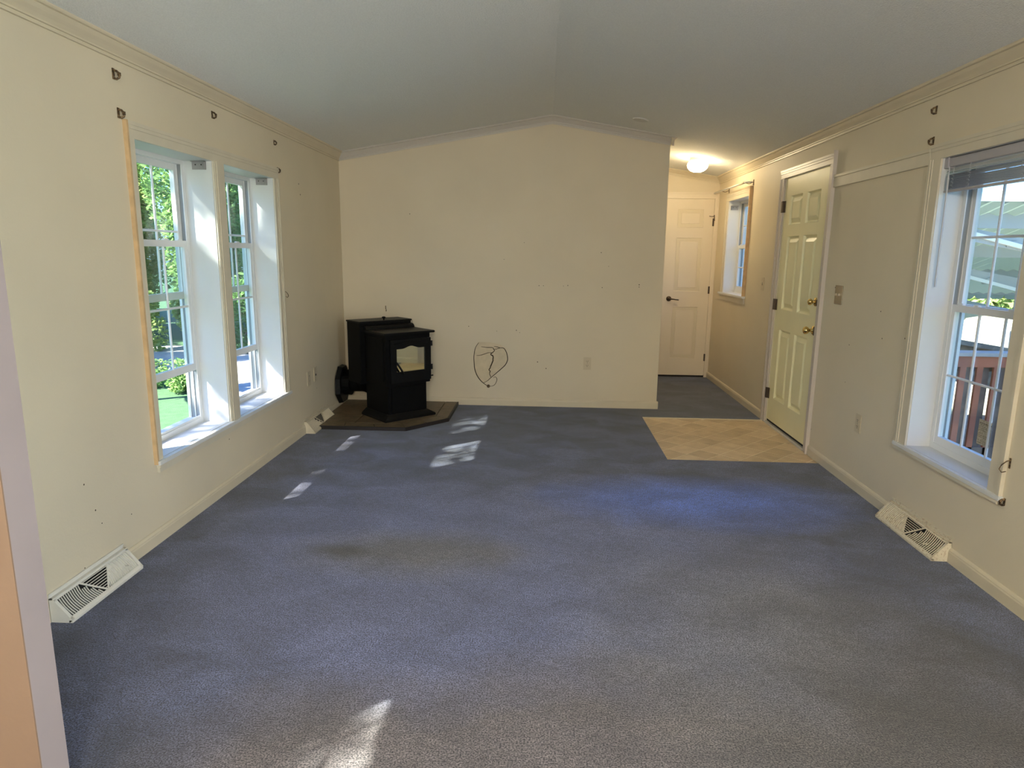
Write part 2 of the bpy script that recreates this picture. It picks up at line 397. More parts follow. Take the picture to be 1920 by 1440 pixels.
BP = [(0, 0), (0.013, 0), (0.013, 0.050), (0.011, 0.056), (0.011, 0.060), (0.006, 0.068), (0.003, 0.071), (0.0, 0.071)]
def base_y(name, x, sgn, y0, y1): return MB().sweep([[(x + sgn * o, y, h) for o, h in BP] for y in (y0, y1)]).build(name, m_trim, **ST)
def base_x(name, y, sgn, x0, x1): return MB().sweep([[(x, y + sgn * o, h) for o, h in BP] for x in (x0, x1)]).build(name, m_trim, **ST)
bl = base_y('baseboard_left', 0, 1, 2.70, 4.975)
base_y('baseboard_left_corner', 0, 1, 5.505, D)
base_x('baseboard_far', D, -1, 0.013, XE + 0.013)
base_y('baseboard_far_return', XE, 1, D, D + 0.11)
base_y('baseboard_right', W, -1, 0.17, 3.03)
base_y('baseboard_right_middle', W, -1, 3.575, 4.765)
base_y('baseboard_right_hall', W, -1, 5.805, D2)
base_y('baseboard_left_near', 0, 1, 1.48, 2.215)

# ------------------------------------------------------------------ windows
def side_fn(side):
    if side == 'L': return lambda d: -d
    return lambda d: W + d
def window(idx, side, u0, u1, z0, z1, recess, raise_, label, cols=3, parent=None):
    X = side_fn(side)
    root = struct('window_%d' % idx, label)
    def bx(name, m, d0, d1, a, b, c, d, par=root, bevel=0, smooth=False):
        return MB().box(X(d0), X(d1), a, b, c, d).build(name, m, par, bevel=bevel)
    # jamb liners
    t = 0.008
    bx('jamb', m_white, -0.001, recess, u0, u0 + t, z0, z1); bx('jamb', m_white, -0.001, recess, u1 - t, u1, z0, z1)
    bx('head_jamb', m_white, -0.001, recess, u0, u1, z1 - t, z1)
    # vinyl frame with tracks
    fw = 0.030
    f = MB()
    for (a, b) in ((u0, u0 + fw), (u1 - fw, u1)):
        f.box(X(recess), X(recess + 0.075), a, b, z0, z1)
    f.box(X(recess), X(recess + 0.075), u0 + fw, u1 - fw, z1 - fw, z1); f.box(X(recess), X(recess + 0.075), u0 + fw, u1 - fw, z0, z0 + fw)
    for d in (0.0, 0.028, 0.056):
        for (a, b) in ((u0 + fw, u0 + fw + 0.008), (u1 - fw - 0.008, u1 - fw)): f.box(X(recess + d), X(recess + d + 0.005), a, b, z0 + fw, z1 - fw)
    f.box(X(recess + 0.004), X(recess + 0.012), u0 + fw, u1 - fw, z0 + fw, z0 + fw + 0.012)
    f.build('window_frame', m_vinyl, root)
    for (a, b) in ((u0 + fw, u0 + fw + 0.002), (u1 - fw - 0.002, u1 - fw)):
        bx('sash_track', m_alu, recess + 0.006, recess + 0.056, a, b, z0 + fw, z1 - fw)
    iu0, iu1, iz0, iz1 = u0 + fw + 0.003, u1 - fw - 0.003, z0 + fw, z1 - fw
    H = iz1 - iz0; sh = H / 2 + 0.018
    def sash(name, d0, zb, stile=0.032, rail_b=0.040, rail_t=0.034):
        s = MB(); d1 = d0 + 0.024
        s.box(X(d0), X(d1), iu0, iu0 + stile, zb, zb + sh); s.box(X(d0), X(d1), iu1 - stile, iu1, zb, zb + sh)
        s.box(X(d0), X(d1), iu0 + stile, iu1 - stile, zb, zb + rail_b); s.box(X(d0), X(d1), iu0 + stile, iu1 - stile, zb + sh - rail_t, zb + sh)
        o = s.build(name, m_vinyl, root)
        gz0, gz1 = zb + rail_b, zb + sh - rail_t; gu0, gu1 = iu0 + stile, iu1 - stile
        MB().box(X(d0 + 0.010), X(d0 + 0.014), gu0, gu1, gz0, gz1).build('glass_pane', m_glass, o)
        for k in range(1, cols):
            u = gu0 + (gu1 - gu0) * k / cols
            MB().tube([(X(d0 + 0.008), u, gz0), (X(d0 + 0.008), u, gz1)], 0.0065, 6).build('muntin', m_vinyl, o)
        zm = (gz0 + gz1) / 2
        MB().tube([(X(d0 + 0.008), gu0, zm), (X(d0 + 0.008), gu1, zm)], 0.0065, 6).build('muntin', m_vinyl, o)
        return o
    sash('upper_sash', recess + 0.031, iz1 - sh)
    lo = sash('lower_sash', recess + 0.003, iz0 + raise_)
    # sash locks and tilt latches on the lower sash
    zt = iz0 + raise_ + sh
    for fr in (0.10, 0.30, 0.70, 0.90):
        u = iu0 + (iu1 - iu0) * fr
        MB().box(X(recess + 0.004), X(recess + 0.024), u - 0.020, u + 0.020, zt - 0.002, zt + 0.009).build('sash_lock', m_vinyl, lo, bevel=0.003)
    return root

w1 = window(1, 'L', AY[0], AY[1], WZ[0] + .018, WZ[1], 0.155, 0.285, 'left window nearer the camera, inner sash raised')
w2 = window(2, 'L', BY[0], BY[1], WZ[0] + .018, WZ[1], 0.155, 0.285, 'left window nearer the stove, inner sash raised')
w3 = window(3, 'R', RY[0], RY[1], RZ[0] + .018, RZ[1], 0.115, 0.0, 'right window looking over the red deck railing')
w4 = window(4, 'R', HY[0], HY[1], HZ[0] + .015, HZ[1], 0.115, 0.0, 'small hall window beside the closet door')
w5 = window(5, 'L', KY[0], KY[1], KZ[0] + .015, KZ[1], 0.155, 0.0, 'kitchen window beside the camera')

def cas(parent, side, segs, m=m_case, prof=0.017):
    """casing boards: each (u0,u1,z0,z1,orient) with a raised outer bead"""
    X = side_fn(side)
    for (a, b, c, d, outer) in segs:
        e = 0.001
        c1 = MB().box(X(0), X(-prof * 0.62), a + e, b - e, c + e, d - e)
        w = 0.016; p1 = -prof; p2 = -prof * .82
        if outer == 'u-': c1.box(X(0), X(p1), a, a + w, c, d); c1.box(X(0), X(p2), a + w, a + 2 * w, c + e / 2, d - e / 2)
        if outer == 'u+': c1.box(X(0), X(p1), b - w, b, c, d); c1.box(X(0), X(p2), b - 2 * w, b - w, c + e / 2, d - e / 2)
        if outer == 'z+': c1.box(X(0), X(p1), a, b, d - w, d); c1.box(X(0), X(p2), a + e / 2, b - e / 2, d - 2 * w, d - w)
        if outer == 'mid': c1.box(X(0), X(p1), a + .028, b - .028, c, d); c1.box(X(0), X(-prof * .8), a + .010, b - .010, c + e / 2, d - e / 2)
        c1.build('casing_board', m, parent)
# casing round the pair of left windows
t1 = struct('trim_6', 'casing around the pair of left windows')
cas(t1, 'L', [(3.000, 3.050, 0.400, 1.885, 'u-'), (3.770, 3.895, 0.400, 1.885, 'mid'), (4.615, 4.690, 0.400, 1.885, 'u+'), (3.000, 4.690, 1.882, 1.955, 'z+')])
e = MB().box(-0.0, 0.019, 2.988, 3.000, 0.385, 1.955).build('raw_edge', m_rawwood, t1); e['label'] = 'unpainted tan wood edge'
def stool(parent, side, u0, u1, z, recess, holes, nose=0.030, ap=0.045):
    X = side_fn(side)
    s = MB()
    for (a, b) in holes: s.box(X(0.0), X(recess + 0.01), a, b, z - 0.001, z + 0.017)
    s.box(X(0.0), X(-nose), u0, u1, z - 0.004, z + 0.017)
    s.build('sill_board', m_white if side == 'R' or True else m_case, parent, bevel=0.003)
    a = MB().box(X(0), X(-0.020), u0 + 0.012, u1 - 0.012, z - 0.020, z - 0.004)
    a.box(X(0), X(-0.014), u0 + 0.015, u1 - 0.015, z - ap, z - 0.020)
    a.build('apron', m_case, parent, bevel=0.002)
stool(t1, 'L', 2.990, 4.700, 0.386, 0.155, [AY, BY])
t2 = struct('trim_7', 'casing around the right window')
cas(t2, 'R', [(3.514, 3.612, 0.420, 1.885, 'u+'), (2.756, 2.842, 0.420, 1.885, 'u-'), (2.756, 3.612, 1.882, 1.955, 'z+')])
stool(t2, 'R', 2.745, 3.622, 0.411, 0.115, [RY], nose=0.022, ap=0.012)
t3 = struct('trim_8', 'casing around the small hall window')
cas(t3, 'R', [(7.398, 7.478, 1.02, 1.975, 'u+'), (6.600, 6.672, 1.02, 2.045, 'u-'), (6.615, 7.478, 1.968, 2.040, 'z+')])
MB().box(W - 0.030, W, 6.598, 6.614, 1.02, 2.050).build('raw_edge', m_rawwood, t3)
stool(t3, 'R', 6.585, 7.510, 1.005, 0.115, [HY], nose=0.034, ap=0.062)
t9 = struct('trim_9', 'kitchen window casing')
cas(t9, 'L', [(KY[0] - .05, KY[0], KZ[0], KZ[1], 'u-'), (KY[1], KY[1] + .05, KZ[0], KZ[1], 'u+'), (KY[0] - .05, KY[1] + .05, KZ[1], KZ[1] + .06, 'z+')])
stool(t9, 'L', KY[0] - .06, KY[1] + .06, KZ[0], 0.155, [KY])

# flat ledger board on the right wall between door and window
lb = MB().box(W - 0.012, W, 3.612, 4.765, 1.862, 1.925); lb.box(W - 0.017, W, 3.612, 4.765, 1.925, 1.943)
tag(lb.build('ledger_board', m_case, bevel=0.002), 'flat cream board running along the wall from entry door casing to right window casing', 'wall trim board')

# ------------------------------------------------------------------ doors
def panelled(mb, O, eu, ez, en, u0, u1, z0, z1, panels, thick):
    """slab front with rectangular gaps where the panels sit; O + eu*u + ez*z + en*depth (en points into the room)"""
    us = sorted({u0, u1} | {v for p in panels for v in p[:2]}); zs = sorted({z0, z1} | {v for p in panels for v in p[2:4]})
    P = lambda u, z, n: tuple(Vector(O) + eu * u + ez * z + en * n)
    for i in range(len(us) - 1):
        for j in range(len(zs) - 1):
            cu, cz = (us[i] + us[i + 1]) / 2, (zs[j] + zs[j + 1]) / 2
            if any(p[0] < cu < p[1] and p[2] < cz < p[3] for p in panels): continue
            mb.poly([P(us[i], zs[j], 0), P(us[i + 1], zs[j], 0), P(us[i + 1], zs[j + 1], 0), P(us[i], zs[j + 1], 0)], [(0, 1, 2, 3)])
    # back and edges
    c = [P(u0, z0, 0), P(u1, z0, 0), P(u1, z1, 0), P(u0, z1, 0), P(u0, z0, -thick), P(u1, z0, -thick), P(u1, z1, -thick), P(u0, z1, -thick)]
    mb.poly(c, [(4, 7, 6, 5), (0, 4, 5, 1), (1, 5, 6, 2), (2, 6, 7, 3), (3, 7, 4, 0)])
def door_panel(O, eu, ez, en, p, m, parent, dep=0.019, bw=0.030):
    P = lambda u, z, n: tuple(Vector(O) + eu * u + ez * z + en * n)
    rings = [(0.0, 0.0), (0.003, -0.004), (0.008, -dep * .75), (0.014, -dep), (0.020, -dep), (0.020 + bw, -0.002)]
    mb = MB(); pts = []
    for (ins, n) in rings:
        a, b, c, d = p[0] + ins, p[1] - ins, p[2] + ins, p[3] - ins
        pts += [P(a, c, n), P(b, c, n), P(b, d, n), P(a, d, n)]
    fs = []
    for r in range(len(rings) - 1):
        for k in range(4): fs.append((r * 4 + k, r * 4 + (k + 1) % 4, r * 4 + 4 + (k + 1) % 4, r * 4 + 4 + k))
    fs.append(tuple(len(pts) - 4 + k for k in range(4)))
    mb.poly(pts, fs)
    # merge duplicates is not needed, flat shading
    return mb.build('door_panel', m, parent)

Y_, Z_, X_ = Vector((0, 1, 0)), Vector((0, 0, 1)), Vector((1, 0, 0))
# entry door
d1 = struct('door_1', 'cream six-panel entry door with painted bounce tint')
O = Vector((W + 0.006, 0, 0))
pans = []
for (a, b) in ((5.345, 5.595), (5.000, 5.255)):
    for (c, d) in ((0.235, 0.815), (0.983, 1.564), (1.650, 1.878)): pans.append((a, b, c, d))
s1 = MB(); panelled(s1, O, Y_, Z_, -X_, 4.850, 5.722, 0.035, 2.018, pans, 0.040)
slab = s1.build('door_slab', m_door, d1)
for q in pans: door_panel(O, Y_, Z_, -X_, q, m_door, slab)
j = MB().box(W, W + 0.20, 4.825, 4.850, 0, 2.035); j.box(W, W + 0.20, 5.722, 5.745, 0, 2.035); j.box(W, W + 0.20, 4.825, 5.745, 2.018, 2.035); j.box(W + .052, W + 0.20, 4.850, 4.865, 0, 2.02); j.box(W + .052, W + 0.20, 5.707, 5.722, 0, 2.02)
j.build('door_jamb', m_case, d1)
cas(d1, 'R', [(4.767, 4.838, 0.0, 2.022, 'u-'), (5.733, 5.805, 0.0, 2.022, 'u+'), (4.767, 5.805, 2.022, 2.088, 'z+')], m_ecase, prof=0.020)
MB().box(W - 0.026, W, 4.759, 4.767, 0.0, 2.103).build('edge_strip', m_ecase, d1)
MB().box(W - 0.010, W + 0.20, 4.850, 5.722, -0.02, 0.016).build('threshold', m_thr, d1, bevel=0.003)
MB().box(W + 0.012, W + 0.05, 4.850, 5.722, 0.016, 0.036).build('under_door_shade', m_dark, d1)  # dark strip paints the shade in the gap under the door
for z in (0.258, 1.012, 1.800):
    h = MB().tube([(W - 0.004, 5.722, z - 0.045), (W - 0.004, 5.722, z + 0.045)], 0.0085, 10); h.box(W - 0.001, W + 0.005, 5.695, 5.722, z - 0.045, z + 0.045); h.box(W - 0.013, W - .008, 5.722, 5.750, z - 0.045, z + 0.045)
    h.build('hinge', m_bronze, d1)
db = MB().lathe([(0.031, 0), (0.031, 0.004), (0.024, 0.010), (0.010, 0.012), (0.009, 0.024), (0.018, 0.028), (0.024, 0.038), (0.021, 0.050), (0.010, 0.056), (0, 0.057)], (W + 0.006, 4.905, 1.088), (-1, 0, 0), 24)
db.build('deadbolt', m_brass, d1, smooth=True)
kn = MB().lathe([(0.032, 0), (0.032, 0.003), (0.027, 0.010), (0.013, 0.013), (0.011, 0.034), (0.022, 0.040), (0.028, 0.052), (0.026, 0.066), (0.014, 0.074), (0, 0.075)], (W + 0.006, 4.895, 0.885), (-1, 0, 0), 24)
kn.build('door_knob', m_brass, d1, smooth=True)
for z, hh in ((1.085, 0.022), (0.885, 0.030)):
    MB().box(W - 0.0145, W - .004, 4.836, 4.852, z - hh, z + hh).build('strike_plate', m_bronze, d1)

# closet door at the hall end
d2 = struct('door_2', 'narrow three-panel closet door at the hall end')
O2 = Vector((0, D2 - 0.004, 0))
pans2 = [(3.333, 3.622, 0.222, 0.820), (3.335, 3.624, 1.000, 1.600), (3.336, 3.624, 1.715, 1.915)]
s2 = MB(); panelled(s2, O2, X_, Z_, -Y_, 3.210, 3.735, 0.022, 2.028, pans2, 0.035)
slab2 = s2.build('door_slab', m_idoor, d2)
for q in pans2: door_panel(O2, X_, Z_, -Y_, q, m_idoor, slab2, dep=0.015, bw=0.024)
MB().box(3.2, 3.745, D2 - .002, D2, 0, 0.03).build('door_gap_shade', m_dark, d2)
cc = MB()
for (a, b, c, d) in ((3.150, 3.206, 0, 2.036), (3.739, 3.7825, 0, 2.036), (3.150, 3.7825, 2.032, 2.100)):
    cc = MB().box(a, b, D2 - 0.012, D2, c, d)
    if b - a < 0.1:
        s_ = a if a < 3.3 else b - 0.014
        cc.box(s_, s_ + 0.014, D2 - 0.018, D2, c, d + 0.06)
    else: cc.box(a, b, D2 - 0.018, D2, d - 0.016, d)
    cc.build('casing_board', m_idoor, d2, bevel=0.001)
lv = MB().lathe([(0.030, 0), (0.030, 0.004), (0.024, 0.010), (0.011, 0.013), (0.010, 0.040), (0, 0.041)], (3.285, D2 - 0.004, 0.913), (0, -1, 0), 20)
lv.tube([(3.285, D2 - 0.040, 0.913), (3.320, D2 - 0.044, 0.911), (3.360, D2 - 0.042, 0.905), (3.392, D2 - 0.040, 0.902)], [0.009, 0.008, 0.006, 0.006], 10)
lv.build('lever_handle', m_bronze, d2, smooth=True)
for z in (0.236, 1.018, 1.775):
    h = MB().tube([(3.737, D2 - 0.010, z - 0.042), (3.737, D2 - 0.010, z + 0.042)], 0.0065, 10); h.box(3.725, 3.737, D2 - 0.006, D2 - 0.003, z - 0.042, z + 0.042)
    h.build('hinge', m_bronze, d2)
ht = MB().tube([(3.742, D2 - 0.020, 1.845), (3.725, D2 - 0.030, 1.838), (3.700, D2 - 0.026, 1.838), (3.683, D2 - 0.018, 1.842)], 0.004, 8)
ht.tube([(3.737, D2 - 0.018, 1.855), (3.740, D2 - 0.020, 1.825), (3.744, D2 - 0.018, 1.790)], 0.005, 8)
ht.build('door_stop', m_bronze, d2, label='bronze hinge-pin door stop')

# invented patio door beside the camera, goes with the added daylight
d3 = struct('added_patio_door', 'invented white glazed patio door on the right wall, out of view')
for (a, b) in ((PDY[0], -0.80), (-0.85, PDY[1])):
    dx = 0.05 if a < -1 else 0.10
    q = MB().box(W + dx, W + dx + .04, a, a + .07, 0, 2.06); q.box(W + dx, W + dx + .04, b - .07, b, 0, 2.06); q.box(W + dx, W + dx + .04, a, b, 0, .09); q.box(W + dx, W + dx + .04, a, b, 1.98, 2.06)
    o = q.build('added_sliding_panel', m_vinyl, d3)
    MB().box(W + dx + .018, W + dx + .022, a + .07, b - .07, .09, 1.98).build('glass_pane', m_glass, o)
cas(d3, 'R', [(PDY[0] - .07, PDY[0], 0, 2.06, 'u-'), (PDY[1], PDY[1] + .07, 0, 2.06, 'u+'), (PDY[0] - .07, PDY[1] + .07, 2.06, 2.13, 'z+')])

# ------------------------------------------------------------------ vinyl entry patch (tiles laid on the diagonal)
vf = struct('floor_entry', 'tan diamond-patterned vinyl patch before the entry door')
def clip(poly, x0, x1, y0, y1):
    def cl(p, f, inter):
        out = []
        for i in range(len(p)):
            a, b = p[i], p[(i + 1) % len(p)]
            if f(a): out.append(a)
            if f(a) != f(b): out.append(inter(a, b))
        return out
    def ix(X): return lambda a, b: (X, a[1] + (b[1] - a[1]) * (X - a[0]) / (b[0] - a[0]))
    def iy(Y): return lambda a, b: (a[0] + (b[0] - a[0]) * (Y - a[1]) / (b[1] - a[1]), Y)
    for f, it in ((lambda q: q[0] >= x0, ix(x0)), (lambda q: q[0] <= x1, ix(x1)), (lambda q: q[1] >= y0, iy(y0)), (lambda q: q[1] <= y1, iy(y1))):
        if len(poly) >= 3: poly = cl(poly, f, it)
    return poly
def parea(p): return abs(sum(p[i][0] * p[(i + 1) % len(p)][1] - p[(i + 1) % len(p)][0] * p[i][1] for i in range(len(p)))) / 2 if len(p) > 2 else 0
MB().box(VX0, VX1, VY0, VY1, -0.011, -0.0025).build('tile_joints', m_vgrout, vf)
random.seed(11)
ts = 0.165; g = 0.0032
mv = [m_vtile, mat('lighter_vinyl_tile', (0.80, 0.62, 0.40), 0.4, col2=(0.66, 0.49, 0.30), c2pos=(0.3, 0.7), vscale=12, detail=8), mat('browner_vinyl_tile', (0.68, 0.51, 0.31), 0.4, col2=(0.55, 0.40, 0.235), c2pos=(0.3, 0.7), vscale=10, detail=8)]
for i in range(-12, 13):
    for k in range(-12, 13):
        h = ts / 2 - g; cu, cv = i * ts, k * ts
        sq = [(cu - h, cv - h), (cu + h, cv - h), (cu + h, cv + h), (cu - h, cv + h)]
        c, s = math.cos(math.radians(45)), math.sin(math.radians(45))
        rot = [(3.25 + (a * c - b * s) , 5.16 + (a * s + b * c)) for a, b in sq]
        q = clip(rot, VX0 + 0.002, VX1 - 0.002, VY0 + 0.002, VY1 - 0.002)
        if parea(q) > 0.0006: MB().prism(q, -0.009, -0.0012).build('tile', random.choice(mv), vf)
MB().box(VX0, VX1 , VY1 - 0.012, VY1 + 0.004, -0.006, 0.004).build('edge_strip', m_trim, vf)

# ------------------------------------------------------------------ hearth pad in the far left corner
hp = thing('hearth_pad', 'brown tiled corner hearth pad with dark edge under the stove', 'hearth')
pad = [(0.015, 5.125), (0.765, 5.125), (1.060, 5.470), (1.060, 6.108), (0.015, 6.108)]
MB().prism(pad, 0.0005, 0.020).build('pad_base', m_grout, hp)
# edging strips around the room sides
def lerp(a, b, t): return tuple(a[i] + (b[i] - a[i]) * t for i in range(len(a)))
for i in range(3):
    a, b = pad[i], pad[i + 1]
    MB().bar((a[0], a[1], 0.015), (b[0], b[1], 0.015), 0.012, 0.029).build('edging', m_padedge, hp)
inner = [(0.015, 5.245), (0.710, 5.245), (0.945, 5.520), (0.945, 6.108), (0.015, 6.108)]
def shrink(poly, g):
    cx = sum(p[0] for p in poly) / len(poly); cy = sum(p[1] for p in poly) / len(poly); out = []
    n = len(poly); 
    for i in range(n):
        p0, p1, p2 = Vector(poly[i - 1]), Vector(poly[i]), Vector(poly[(i + 1) % n])
        e1 = (p1 - p0).normalized(); e2 = (p2 - p1).normalized(); n1 = Vector((-e1.y, e1.x)); n2 = Vector((-e2.y, e2.x))
        if parea_signed(poly) < 0: n1, n2 = -n1, -n2
        d = n1 + n2; l = d.dot(n1)
        out.append(tuple(p1 + d * (g / max(l, 0.3))))
    return out
def parea_signed(p): return sum(p[i][0] * p[(i + 1) % len(p)][1] - p[(i + 1) % len(p)][0] * p[i][1] for i in range(len(p))) / 2
def halfclip(poly, n, c):
    out = []
    f = lambda q: q[0] * n[0] + q[1] * n[1] - c
    for i in range(len(poly)):
        a, b = poly[i], poly[(i + 1) % len(poly)]; fa, fb = f(a), f(b)
        if fa >= 0: out.append(a)
        if (fa >= 0) != (fb >= 0):
            t = fa / (fa - fb); out.append((a[0] + (b[0] - a[0]) * t, a[1] + (b[1] - a[1]) * t))
    return out
def tile(poly, m=None):
    if parea(poly) < 0.0004: return
    q = shrink(poly, 0.0034)
    MB().prism(q, 0.018, 0.0295).build('tile', m or m_padtile, hp)
# field tiles: 0.31 grid
for i in range(4):
    for k in range(4):
        cell = [(0.015 + i * 0.31, 5.245 + k * 0.31), (0.015 + (i + 1) * 0.31, 5.245 + k * 0.31), (0.015 + (i + 1) * 0.31, 5.245 + (k + 1) * 0.31), (0.015 + i * 0.31, 5.245 + (k + 1) * 0.31)]
        q = clip(cell, 0.015, 0.945, 5.245, 6.108)
        if len(q) > 2:
            nx, ny = (5.520 - 5.245), -(0.945 - 0.710); q = halfclip(q, (-nx, -ny), -(nx * 0.710 + ny * 5.245))
            if len(q) > 2: tile(q)
# border tiles
def strip(p0, p1, q1, q0, n):
    for i in range(n): tile([lerp(p0, p1, i / n), lerp(p0, p1, (i + 1) / n), lerp(q0, q1, (i + 1) / n), lerp(q0, q1, i / n)])
strip((0.021, 5.131), (0.763, 5.131), (0.710, 5.245), (0.021, 5.245), 3)
strip((0.763, 5.131), (1.054, 5.472), (0.945, 5.520), (0.710, 5.245), 2)
strip((1.054, 5.472), (1.054, 6.106), (0.945, 6.106), (0.945, 5.520), 2)

# ------------------------------------------------------------------ pellet stove
ang = math.atan2(0.69, 0.723)
st = thing('pellet_stove', 'black pellet stove standing diagonally on the corner hearth pad', 'stove', loc=(0.588, 5.255, 0.0295), rz=ang)
# local: x along the front, y towards the corner, z up from the pad
Zo = -0.0295
def sb(name, m, *b, bevel=0.003, par=None):
    return MB().box(b[0], b[1], b[2], b[3], b[4] + Zo, b[5] + Zo).build(name, m, par or st, bevel=bevel)
fl_ = MB()
def ringz(u0, u1, v0, v1, z): return [(u0, v0, z + Zo), (u1, v0, z + Zo), (u1, v1, z + Zo), (u0, v1, z + Zo)]
fl_.sweep([ringz(-0.015, 0.480, 0.0, 0.40, 0.0295), ringz(-0.015, 0.480, 0.0, 0.40, 0.048), ringz(0.030, 0.415, 0.030, 0.40, 0.085)]).build('pedestal_foot', m_blackcast, st, bevel=0.003)
sb('pedestal', m_black, 0.035, 0.410, 0.035, 0.395, 0.08, 0.325)
sb('ash_door', m_black, 0.065, 0.385, 0.026, 0.036, 0.105, 0.305)
sb('firebox', m_black, 0.010, 0.435, 0.012, 0.38, 0.325, 0.745)
# top plate with overhang
sb('top_plate', m_blackcast, -0.012, 0.470, -0.018, 0.375, 0.745, 0.763, bevel=0.005)
cl_ = MB(); cs = []
for k in range(7):
    a = math.pi / 2 * k / 6; cs.append((0.30 + 0.05 * (1 - math.cos(a)) , 0.763 + 0.034 * math.sin(a)))
prof = [(v, z) for v, z in cs] + [(0.35, 0.763)]
cl_.sweep([[(u, v, z + Zo) for v, z in prof] for u in (0.0, 0.470)]).build('hopper_collar', m_blackcast, st)
sb('hopper', m_black, -0.035, 0.465, 0.350, 0.575, 0.30, 0.818)
sb('hopper_lid', m_blackcast, -0.042, 0.472, 0.342, 0.580, 0.816, 0.830)
MB().lathe([(0.006, 0), (0.006, 0.012), (0.016, 0.020), (0.017, 0.026), (0.010, 0.031), (0, 0.032)], (0.205, 0.368, 0.830 + Zo), (0, 0, 1), 16).build('lid_knob', m_blackcast, st, smooth=True)
# door with arched window
dr = MB()
u0, u1, z0, z1 = 0.045, 0.432, 0.350, 0.705; a0, a1, b0 = 0.100, 0.373, 0.438
def arch(t):
    s = (t - a0) / (a1 - a0); base = 0.628
    return base + (0.020 * 0.5 * (1 - math.cos(2 * math.pi * min(max((s - 0.18) / 0.64, 0), 1))))
n = 16
vf0, vf1 = -0.006, 0.012
us = [a0 + (a1 - a0) * i / n for i in range(n + 1)]
dr.box(u0, a0, vf0, vf1, z0 + Zo, z1 + Zo); dr.box(a1, u1, vf0, vf1, z0 + Zo, z1 + Zo); dr.box(a0, a1, vf0, vf1, z0 + Zo, b0 + Zo)
for i in range(n):
    ua, ub = us[i], us[i + 1]; za, zb = arch(ua) + Zo, arch(ub) + Zo; zt = z1 + Zo
    dr.poly([(ua, vf0, za), (ub, vf0, zb), (ub, vf0, zt), (ua, vf0, zt), (ua, vf1, za), (ub, vf1, zb), (ub, vf1, zt), (ua, vf1, zt)], [(0, 1, 2, 3), (4, 7, 6, 5), (0, 4, 5, 1), (2, 6, 7, 3)])
sdoor = dr.build('stove_door', m_blackcast, st)
gl = MB().box(a0 - 0.005, a1 + 0.005, 0.002, 0.006, b0 - 0.005 + Zo, 0.655 + Zo).build('glass_window', m_mirror, sdoor); gl['label'] = 'reflective glass window'
# raised arched moulding above the window
mo = MB(); pth = [(u0 + 0.03 + (u1 - u0 - 0.06) * i / 14, vf0 - 0.003, 0.668 + 0.016 * math.sin(math.pi * i / 14) + Zo) for i in range(15)]
mo.tube(pth, 0.004, 6).build('arched_moulding', m_blackcast, sdoor)
for z in (0.655, 0.455):
    MB().tube([(0.440, -0.002, z - 0.022 + Zo), (0.440, -0.002, z + 0.022 + Zo)], 0.010, 10).build('door_hinge', m_blackcast, sdoor)
MB().tube([(0.437, 0.0, 0.378 + Zo), (0.455, 0.0, 0.378 + Zo)], 0.006, 8).build('latch_pin', m_blackcast, sdoor)
hd = MB().tube([(0.088, -0.012, 0.525 + Zo), (0.104, -0.030, 0.495 + Zo), (0.130, -0.034, 0.452 + Zo), (0.146, -0.030, 0.425 + Zo)], [0.008, 0.008, 0.0085, 0.009], 10)
hd.build('door_handle', m_blackcast, sdoor, smooth=True)
# side cover seams
sb('side_panel', m_black, 0.004, 0.011, 0.05, 0.34, 0.36, 0.72, bevel=0.001)
sb('side_panel', m_black, 0.434, 0.441, 0.05, 0.34, 0.36, 0.72, bevel=0.001)

# exhaust pipe with wall thimble
vp = thing('stove_vent_pipe', 'black exhaust pipe joining the stove to the left wall', 'pipe')
cy, cz_ = 5.895, 0.222
oc = MB(); pts = []
for k in range(8):
    a = math.pi / 8 + k * math.pi / 4; pts.append((cy + 0.172 * math.cos(a), cz_ + 0.182 * math.sin(a)))
oc.poly([(0.0155, a, b) for a, b in pts] + [(0.055, cy + (a - cy) * 0.95, cz_ + (b - cz_) * 0.95) for a, b in pts], [tuple(range(8))[::-1], tuple(range(8, 16))] + [(i, (i + 1) % 8, 8 + (i + 1) % 8, 8 + i) for i in range(8)])
oc.build('wall_thimble', m_blackcast, vp, label='octagonal wall thimble')
MB().tube([(0.05, cy, 0.235), (0.12, cy, 0.235)], 0.112, 20).build('collar', m_black, vp, smooth=False)
MB().tube([(0.05, cy, 0.255), (0.17, cy, 0.255), (0.22, cy - 0.01, 0.258), (0.26, cy - 0.03, 0.26), (0.285, cy - 0.06, 0.262), (0.315, cy - 0.10, 0.262)], 0.100, 18).build('elbow', m_black, vp, smooth=True)

